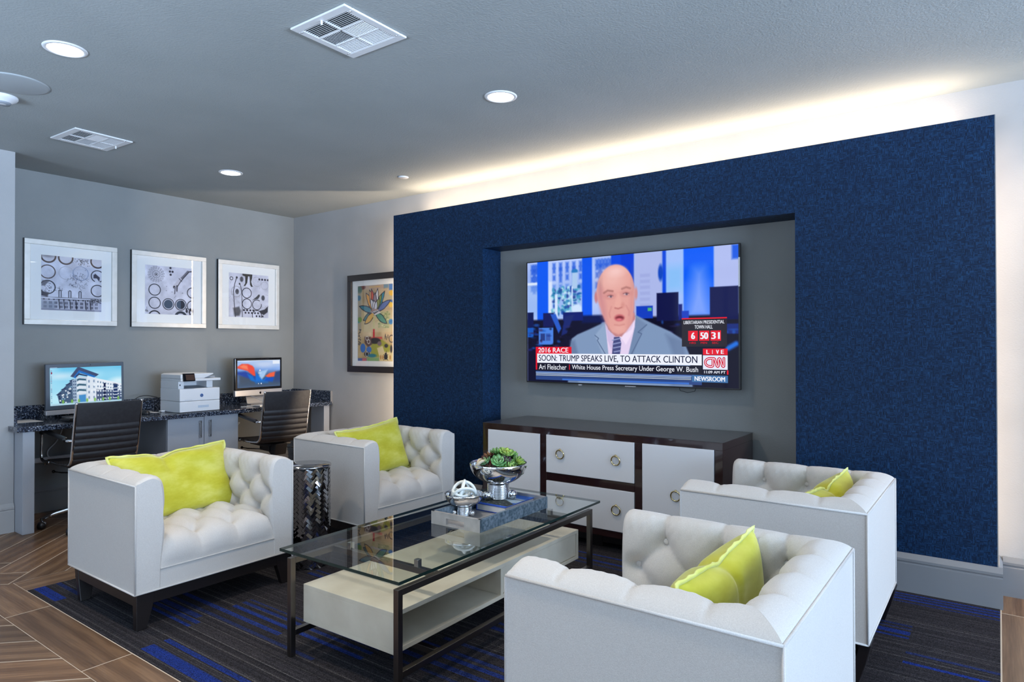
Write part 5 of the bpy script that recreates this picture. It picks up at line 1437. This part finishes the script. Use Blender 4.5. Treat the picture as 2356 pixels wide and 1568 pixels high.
for i in range(3): r.poly([(.35, .40+.145*i), (.39, .36+.145*i), (.49, .39+.145*i), (.49, .43+.145*i), (.39, .44+.145*i), (.36, .45+.145*i)], WH, .005); r.poly([(.36, .32+.145*i), (.39, .30+.145*i), (.485, .325+.145*i), (.485, .37+.145*i), (.39, .35+.145*i), (.36, .385+.145*i)], (60, 96, 120), .006)
r.poly([(.385, .76), (.48, .75), (.48, .97), (.385, .96)], (70, 140, 200), .008); r.poly([(.50, .25), (.63, .31), (.63, .97), (.50, .97)], WH, .006)
r.poly([(.63, .32), (1.0, .50), (1.0, .70), (.63, .62)], (226, 234, 244), .006); r.poly([(.63, .62), (1.0, .70), (1.0, .97), (.63, .97)], (74, 90, 124), .006)
for i in range(10):
    for j in range(5):
        x = .645+.037*i; y = .40+.018*i+j*(.125-.006*i); r.rect(x, y, x+.019, y+.05-.002*i, ((120, 144, 172) if j < 2 else (206, 220, 236)), .005)
for x in (.515, .585):
    for j in range(4): r.rect(x, .36+.15*j, x+.022, .43+.15*j, (130, 152, 182), .005)
r.poly([(.735, .46), (.765, .47), (.765, .97), (.735, .97)], (30, 40, 76), .006); r.poly([(.88, .50), (.94, .53), (.94, .97), (.88, .97)], (40, 60, 104), .006)
for j in range(4): r.rect(.735, .58+.1*j, .765, .60+.1*j, WH, .005); r.rect(.88, .62+.09*j, .94, .64+.09*j, WH, .005)
r.poly([(.865, .485), (.90, .49), (.955, .525), (.95, .535)], (44, 56, 92), .006)
r.poly([(.27, .24), (.375, -.02), (.67, .215), (.63, .27), (.39, .09), (.31, .27)], (66, 78, 112), .006); r.poly([(.31, .27), (.39, .08), (.63, .27), (.60, .30), (.40, .15), (.34, .30)], (40, 110, 190), .006); r.poly([(.34, .24), (.39, .16), (.51, .235), (.50, .26), (.39, .21), (.35, .27)], (50, 60, 96), .006)
r.rect(0, .95, 1.01, 1.01, (170, 206, 224), .02)
for i in range(8): r.ell(.16+.11*i+.02*random.random(), .91, .028, .05, (120, 180, 80), .02, .9)
for i in range(22): r.rect(.010, .06+.04*i, .026, .085+.04*i, random.choice(((110, 140, 170), (180, 200, 216), (140, 120, 150))), .006, .8)
r.rect(.012, .11, .03, .15, (140, 30, 60), .006)
t, s = computer('left desktop computer with dark slate frame and a building photo on its screen', (-5.800, 2.215, DZ+.0035), math.radians(.95), 0, .556, .034, .4235, M['slate'], M['alu'], .036, (-.249, .258, .105, .392), r, M['slate'])
f = Flat((.0014, -.249, .392), (0, .507, 0), (0, 0, -.287), (1, 0, 0)); f.text('pearl', .555, .605, .70, .70, (240, 246, 252), .004); f.disc(.605, .50, .020, .035, (226, 236, 246))
f.build('screen_logo', M['screen'], s)
q = MB(); q.sphere((.0012, .03, .408), .0032, 10, sc=(.3, 1, 1)); q.build('camera', M['black_gloss'], t)
f = Flat((.0006, -.278, .425), (0, .556, 0), (0, 0, -.39), (1, 0, 0)); f.rect(.055, .072, .14, .082, (190, 200, 214)); f.disc(.53, .853, .011, .012, (226, 232, 240)); f.build('bezel_marks', M['print'], t)
MB().box(-.13, .03, -.13, .13, 0, .010).box(-.055, -.033, -.06, .06, .010, .20).build('stand', M['alu'], t, bevel=.002)
r = Ras(150, 84, (110, 152, 222), 1.78)
r.a = r.a+(np.clip(.45-r.V, 0, 1)[..., None])*np.array([150, 110, 40]); r.clouds(np.array([14, 10, 6]), 6)
r.rect(0, .48, 1.01, 1.01, (70, 84, 104), .25); r.ell(.62, .16, .5, .12, (206, 216, 238), .15, .7)
r.poly([(-.02, .42), (.18, .40), (.42, .62), (.44, .86), (.30, .70), (.0, .50)], (40, 70, 160), .08); r.poly([(.22, .50), (.34, .58), (.44, .84), (.30, .74)], (20, 110, 200), .07)
r.poly([(.0, .22), (.10, .12), (.24, .13), (.34, .20), (.38, .28), (.41, .58), (.36, .57), (.22, .38), (.0, .28)], (232, 78, 62), .05); r.poly([(.04, .22), (.14, .15), (.22, .19), (.24, .34), (.12, .29)], (244, 130, 96), .07)
r.poly([(.42, .46), (.50, .58), (.60, .74), (.70, .56), (.72, .9), (.40, .9)], (24, 110, 210), .07); r.poly([(.48, .42), (.70, .36), (.62, .62), (.555, .72), (.50, .60)], (160, 196, 236), .07)
r.poly([(.64, .60), (.74, .50), (.90, .44), (.86, .64), (.70, .66)], (236, 96, 66), .05); r.poly([(.66, .66), (.86, .66), (.82, .86), (.62, .78)], (20, 80, 190), .07); r.poly([(.88, .46), (1.02, .42), (1.02, .9), (.84, .9)], (50, 72, 120), .08)
r.rect(.0, .82, 1.01, 1.01, (70, 88, 112), .15, .8); r.rect(.82, .03, .99, .15, (226, 234, 246), .01); r.rect(0, 0, 1, .02, (226, 234, 246), .01)
r.ell(.515, .38, .028, .035, (236, 226, 236), .01); r.rect(.47, .475, .555, .49, (226, 236, 246), .008); r.ell(.48, .875, .012, .022, WHT, .008); r.rect(.535, .85, .555, .90, WHT, .008)
t, s = computer('right desktop computer with black and silver frame and a blurred red and blue desktop', (-5.800, 3.725, DZ+.002), math.radians(.3), 0, .506, .079, .4435, M['black_gloss'], M['alu'], .058, (-.229, .231, .1605, .4205), r, M['black_gloss'])
MB().box(-.035, -.031, -.252, .252, .137, .4435).build('rear_shell', M['alu'], t)
q = MB(); q.prism([(-.15, 0), (.045, 0), (.045, .004), (-.02, .006), (-.052, .09), (-.058, .20), (-.062, .20), (-.057, .09), (-.03, .006), (-.15, .004)], 'y', -.115, .115); 
q.v = [(a, c, d) for a, c, d in q.v]; q.build('stand', M['alu'], t)
f = Flat((.0016, -.253, .137), (0, .506, 0), (0, 0, -.058), (1, 0, 0))
f.disc(.5185, .54, .0170, .17, (16, 16, 20)); f.disc(.5265, .54, .0165, .17, (16, 16, 20)); f.disc(.5200, .60, .0150, .16, (16, 16, 20)); f.disc(.5265, .60, .0150, .16, (16, 16, 20)); f.up(); f.disc(.5450, .49, .0085, .09, (166, 164, 170)); f.up()
f.poly([(.5225, .33), (.525, .22), (.5305, .16), (.5300, .27)], (16, 16, 20)); f.build('fruit_logo', M['print'], t)
q = MB(); q.sphere((.0006, 0, .432), .003, 10, sc=(.3, 1, 1)); q.build('camera', M['black_plastic'], t)

# printer
t = thing('printer', 'white multifunction laser printer standing on the granite desk between the computers', 'printer', (-5.655, 2.966, DZ+.001))
pf, pb, py = .168, -.165, .175
MB().box(pb, pf, -py, py, 0, .093).build('paper_drawer', M['white_plastic'], t, bevel=.004)
b = MB(); b.box(pb, pf, -py, py, .095, .200); b.build('body', M['white_plastic'], t, bevel=.005)
b = MB(); b.box(pb+.002, pf-.03, -py+.002, -py+.050, .200, .262); b.box(pb+.002, pb+.11, -py+.05, py-.045, .200, .262); b.box(pb+.002, pf-.055, py-.090, py-.035, .200, .262); b.build('neck', M['white_plastic'], t, bevel=.003)
b = MB(); b.prism([(pf-.04, .201), (pf-.045, .204), (pb+.11, .216), (pb+.11, .201)], 'y', -py+.052, py-.09); b.build('output_tray', M['grey_plastic'], t)
b = MB(); b.box(pb, pf+.008, -py+.004, py+.004, .262, .283); b.build('scanner', M['white_plastic'], t, bevel=.004)
b = MB(); b.prism([(-py+.004, .284), (.03, .284), (py-.06, .318), (py-.06, .326), (-py+.03, .326), (-py+.004, .318)], 'x', pb, pf+.004)
b.build('document_feeder', M['white_plastic'], t, bevel=.004)
b = MB(); b.prism([(.035, .286), (py-.012, .284), (py-.012, .300), (.07, .297)], 'x', pb+.04, pf-.06); b.build('feeder_tray', M['grey_plastic'], t)
b = MB(); b.T = Matrix.Translation((pf+.006, -.105, .294)) @ Matrix.Rotation(-.30, 4, 'Y') @ Matrix.Rotation(.0, 4, 'Z'); b.box(-.006, .010, -.050, .050, -.032, .034); cp = b.build('control_panel', M['black_gloss'], t, bevel=.002)
b = MB(); b.T = Matrix.Translation((pf+.0166, -.105, .294)) @ Matrix.Rotation(-.30, 4, 'Y'); b.col = L4(66, 48, 42); b.box(-.0004, .0006, -.028, .044, -.022, .026); b.build('touch_screen', M['print'], cp)
f = Flat((pf, -py, .200), (0, 2*py, 0), (0, 0, -.105), (1, 0, 0), .0004)
f.disc(.535, .585, .040, .135, (30, 92, 168)); f.up(); f.text('hp', .512, .47, .560, .72, (236, 242, 250), .004); f.rect(.12, .90, .30, .915, (150, 158, 172)); f.build('brand_badge', M['print'], t)
b = MB(); b.box(pf-.002, pf+.001, -.02, .075, .035, .055); b.build('drawer_grip', mat('pale_blue_plastic', (.52, .60, .70, 1), .5), t)
b = MB(); b.box(pf-.032, pf-.0285, -py+.012, -py+.020, .225, .238); b.build('usb_port', M['black_plastic'], t)
# small things on the desk
o = tag(MB().box(-.020, .020, -.016, .016, 0, .012).build('usb_stick', M['white_plastic'], bevel=.002), 'small white plug-in device on the desk beside the printer', 'usb stick'); o.location = (-5.735, 2.765, DZ+.001)
def sheet(label, pts, seed):
    b = MB(); P = [(x, y, DZ+.0012) for x, y in pts]; b.add(P+[(x, y, DZ+.0006) for x, y in pts], [(0, 1, 2, 3), (7, 6, 5, 4)]+[(i, 4+i, 4+(i+1) % 4, (i+1) % 4) for i in range(4)])
    return tag(b.build('paper_sheet', M['paper']), label, 'paper', 'paper sheets on the desk')
sheet('white paper sheet at the left end of the granite desk', [(-5.74, 1.705), (-5.735, 1.90), (-5.98, 1.89), (-5.985, 1.705)], 1)
sheet('white paper sheet on the desk between the mouse and the printer', [(-5.70, 2.685), (-5.71, 2.74), (-5.95, 2.745), (-5.96, 2.66)], 2)
b = MB(); b.box(-.075, .075, -.20, .20, .004, .016)
for i in range(5):
    for j in range(14): b.box(-.066+.027*i, -.066+.027*i+.022, -.192+.0275*j, -.192+.0275*j+.023, .016, .020)
o = tag(b.build('keyboard', M['black_plastic']), 'black keyboard lying in front of the left computer', 'keyboard', 'keyboards'); o.location = (-5.60, 2.185, DZ+.0005); o.rotation_euler = (0, math.radians(-2), .05)
b = MB(); b.box(-.060, .060, -.14, .14, .0, .010); kb = b.build('keyboard', M['alu'], bevel=.002); tag(kb, 'slim white keyboard in front of the right computer', 'keyboard', 'keyboards'); kb.location = (-5.53, 3.66, DZ+.0012)
b = MB()
for i in range(5):
    for j in range(12): b.box(-.052+.021*i, -.052+.021*i+.017, -.134+.0225*j, -.134+.0225*j+.019, .010, .013)
b.build('keys', M['white_plastic'], kb)
o = tag(MB().sphere((0, 0, 0), .034, 20, sc=(1.5, .95, .95)).build('computer_mouse', M['black_plastic']), 'black computer mouse beside the left computer', 'mouse')
for v in o.data.vertices: v.co.z = max(v.co.z, -.002)
o.location = (-5.66, 2.595, DZ+.0035)
def cable(name, label, pts, r, m, grp):
    b = MB(); b.tube([tuple(p) for p in smooth_path(pts, 8)], r, 8); o = b.build(name, m); return tag(o, label, 'cable', grp)
cable('cable', 'black cable arching from the left computer to the printer', [(-5.86, 2.47, DZ+.02), (-5.88, 2.55, .80), (-5.90, 2.64, .868), (-5.90, 2.72, .880), (-5.89, 2.80, .86)], .0035, M['cable'], 'desk cables')
cable('cable', 'lower black cable looping behind the left office chair to the printer', [(-5.80, 2.50, DZ+.006), (-5.86, 2.60, DZ+.05), (-5.92, 2.70, .835), (-5.90, 2.80, .845)], .0035, M['cable'], 'desk cables')
cable('cable', 'thin black cable lying along the front of the printer base', [(-5.84, 2.70, DZ+.004), (-5.70, 2.74, DZ+.004), (-5.485, 2.775, DZ+.006), (-5.480, 2.95, DZ+.006), (-5.484, 3.15, DZ+.006), (-5.60, 3.22, DZ+.006), (-5.95, 3.30, DZ+.006)], .0022, M['cable'], 'desk cables')
cable('cable', 'white cable lying on the desk in front of the right computer', [(-5.60, 3.41, DZ+.0045), (-5.58, 3.50, DZ+.0045), (-5.50, 3.60, DZ+.020), (-5.62, 3.66, DZ+.030), (-5.84, 3.62, DZ+.10)], .0026, M['cable_white'], 'desk cables')
cable('cable', 'white cables hanging down in the knee space under the right computer', [(-5.98, 3.56, .70), (-5.99, 3.57, .58), (-5.97, 3.55, .50), (-5.98, 3.44, .46), (-5.98, 3.47, .53), (-5.97, 3.62, .56), (-5.97, 3.57, .50), (-5.99, 3.58, .30), (-5.97, 3.66, .06)], .0045, M['cable_white'], 'desk cables')
cable('cable', 'white cable under the desk behind the left office chair', [(-6.0, 2.12, .66), (-6.0, 2.08, .56), (-6.01, 2.02, .48), (-6.01, 2.06, .42), (-6.0, 2.3, .40)], .005, M['cable_white'], 'desk cables')
o = tag(MB().box(-6.060, -6.030, 3.40, 3.50, .40, .50).build('power_outlet', M['white_plastic'], bevel=.004), 'white outlet box on the wall under the right computer', 'outlet')
o = tag(MB().box(-6.060, -6.025, 1.92, 2.30, .395, .435).build('power_strip', M['white_plastic'], bevel=.004), 'white power strip on the wall under the left computer', 'power strip')

# ------------------------------------------------------------------ ribbed office chairs (face -x in their own frame)
def office_chair():
    t = thing('office_chair', 'x', 'office chair', (0, 0, 0), 0, 'ribbed black office chairs')
    path = smooth_path([(.095, .915), (.070, .80), (.045, .68), (.024, .57), (.004, .505), (-.030, .478), (-.075, .468), (-.20, .462), (-.34, .462), (-.42, .468), (-.455, .458), (-.475, .435)], 8)
    HW = .212
    for sy in (-1, 1):
        b = MB(); b.tube([(x, sy*HW, z) for x, z in path], .0095, 10, sx=1.15); b.build('side_rail', M['chrome'], t)
    s_ = np.concatenate([[0], np.cumsum(np.hypot(*np.diff(path, axis=0).T))])
    fine = np.linspace(.004, s_[-1]-.004, 260)
    px_, pz_ = np.interp(fine, s_, path[:, 0]), np.interp(fine, s_, path[:, 1])
    tg = np.stack([np.gradient(px_), np.gradient(pz_)], 1); tg /= np.linalg.norm(tg, axis=1, keepdims=True)
    nn = np.stack([-tg[:, 1], tg[:, 0]], 1)          # towards the rear / underside
    rib = np.where(fine < .168, .006+.004*np.sin(np.clip(fine/.168, 0, 1)*PI)**.4, .004+.009*np.abs(np.sin((fine-.168)/.047*PI))**.55)
    ys = np.linspace(-HW+.004, HW-.004, 15)
    def surf(sg, f0, f1):
        i = (fine >= f0) & (fine <= f1)
        bow = .010*(1-(ys/HW)**2)
        X = px_[i][:, None]+nn[i][:, 0:1]*(sg*rib[i][:, None]*1.0+bow[None]*.8); Z = pz_[i][:, None]+nn[i][:, 1:2]*(sg*rib[i][:, None]+bow[None]*.8)
        return np.stack([X, np.repeat(ys[None], X.shape[0], 0), Z], -1)
    sp = .47
    for nm, f0, f1 in (('backrest', 0, sp), ('seat', sp, 9)):
        b = MB(); A, B_ = surf(1, f0, f1), surf(-1, f0, f1)
        b.grid(A); b.grid(B_, flip=True)
        for q in (0, -1):
            P = np.stack([A[q], B_[q]], 0); b.grid(P, smooth=False)
        for q in (0, -1):
            P = np.stack([A[:, q], B_[:, q]], 0); b.grid(P, smooth=False)
        b.build(nm, M['leather'], t)
    for sy in (-1, 1):
        y = sy*(HW+.020)
        b = MB(); b.tube([tuple(p) for p in smooth_path([(-.36, sy*(HW+.006), .462), (-.44, y, .470), (-.472, y, .50), (-.470, y, .60), (-.466, y, .655), (-.44, y, .682), (-.40, y, .682)], 6)], .0115, 10, sx=.8)
        arm = b.build('armrest', M['chrome'], t)
        b = MB(); b.tube([tuple(p) for p in smooth_path([(-.462, y, .672), (-.40, y, .688), (-.25, y, .676), (-.10, y, .662), (-.035, y, .655)], 6)], .0165, 12, sx=1.15); b.build('arm_pad', M['black_plastic'], arm)
        b = MB(); b.tube([(-.05, y, .652), (-.01, y, .648), (.040, sy*HW, .650)], .010, 10); b.build('bracket', M['chrome'], arm)
    b = MB(); b.box(-.36, -.10, -.13, .13, .418, .440); b.box(-.30, -.12, -.07, .07, .365, .420); b.prism([(-.02, .44), (-.20, .44), (-.24, .40), (-.10, .33), (-.05, .34)], 'y', -.055, .055)
    b.build('mechanism', M['black_plastic'], t, bevel=.004)
    b = MB(); b.tube([(-.18, .05, .388), (-.17, .20, .372), (-.17, .235, .366), (-.168, .25, .35)], .005, 8); b.sphere((-.168, .25, .345), .012, 12); b.build('lever', M['black_gloss'], t)
    b = MB(); b.tube([(-.22, -.05, .378), (-.40, -.13, .372), (-.46, -.155, .376)], .005, 8); b.sphere((-.465, -.157, .377), .012, 12); b.build('lever', M['black_gloss'], t)
    c = (-.20, 0)
    b = MB(); b.cyl(c, .014, .20, .37, 20); b.cyl(c, .026, .09, .24, 20); b.build('gas_column', M['chrome'], t)
    b = MB(); b.cyl(c, .045, .105, .155, 24); b.build('base_hub', M['chrome'], t)
    for k_ in range(5):
        a = math.radians(244+72*k_); d = Vector((cos(a), sin(a), 0)); p = Vector((c[0], c[1], 0))
        b = MB(); b.tube([p+d*.03+Vector((0, 0, .135)), p+d*.12+Vector((0, 0, .128)), p+d*.22+Vector((0, 0, .103)), p+d*.30+Vector((0, 0, .075))], [.017, .016, .014, .011], 10, sx=.8)
        lg = b.build('base_leg', M['chrome'], t)
        b = MB(); e = p+d*.305; s2_ = Vector((-sin(a), cos(a), 0))
        for sg in (-1, 1):
            cc = e+s2_*(sg*.016)+Vector((0, 0, .0262))
            ring_ = []
            b.tube([cc-s2_*.011, cc+s2_*.011], .026, 20)
        b.tube([e+Vector((0, 0, .03)), e+Vector((0, 0, .078))], .008, 10); b.build('caster', M['black_plastic'], lg)
        b = MB(); b.tube([e-s2_*.006+Vector((0, 0, .030)), e+s2_*.006+Vector((0, 0, .030))], .0275, 20); b.build('caster_hood', M['chrome'], lg)
    return t
o = office_chair(); o.location = (-5.175, 2.090, .0005); o['label'] = 'black ribbed office chair with chrome rails at the left computer'
c2 = dup(o, (-5.105, 3.512, .0005), -.12, 'black ribbed office chair with chrome rails at the right computer')
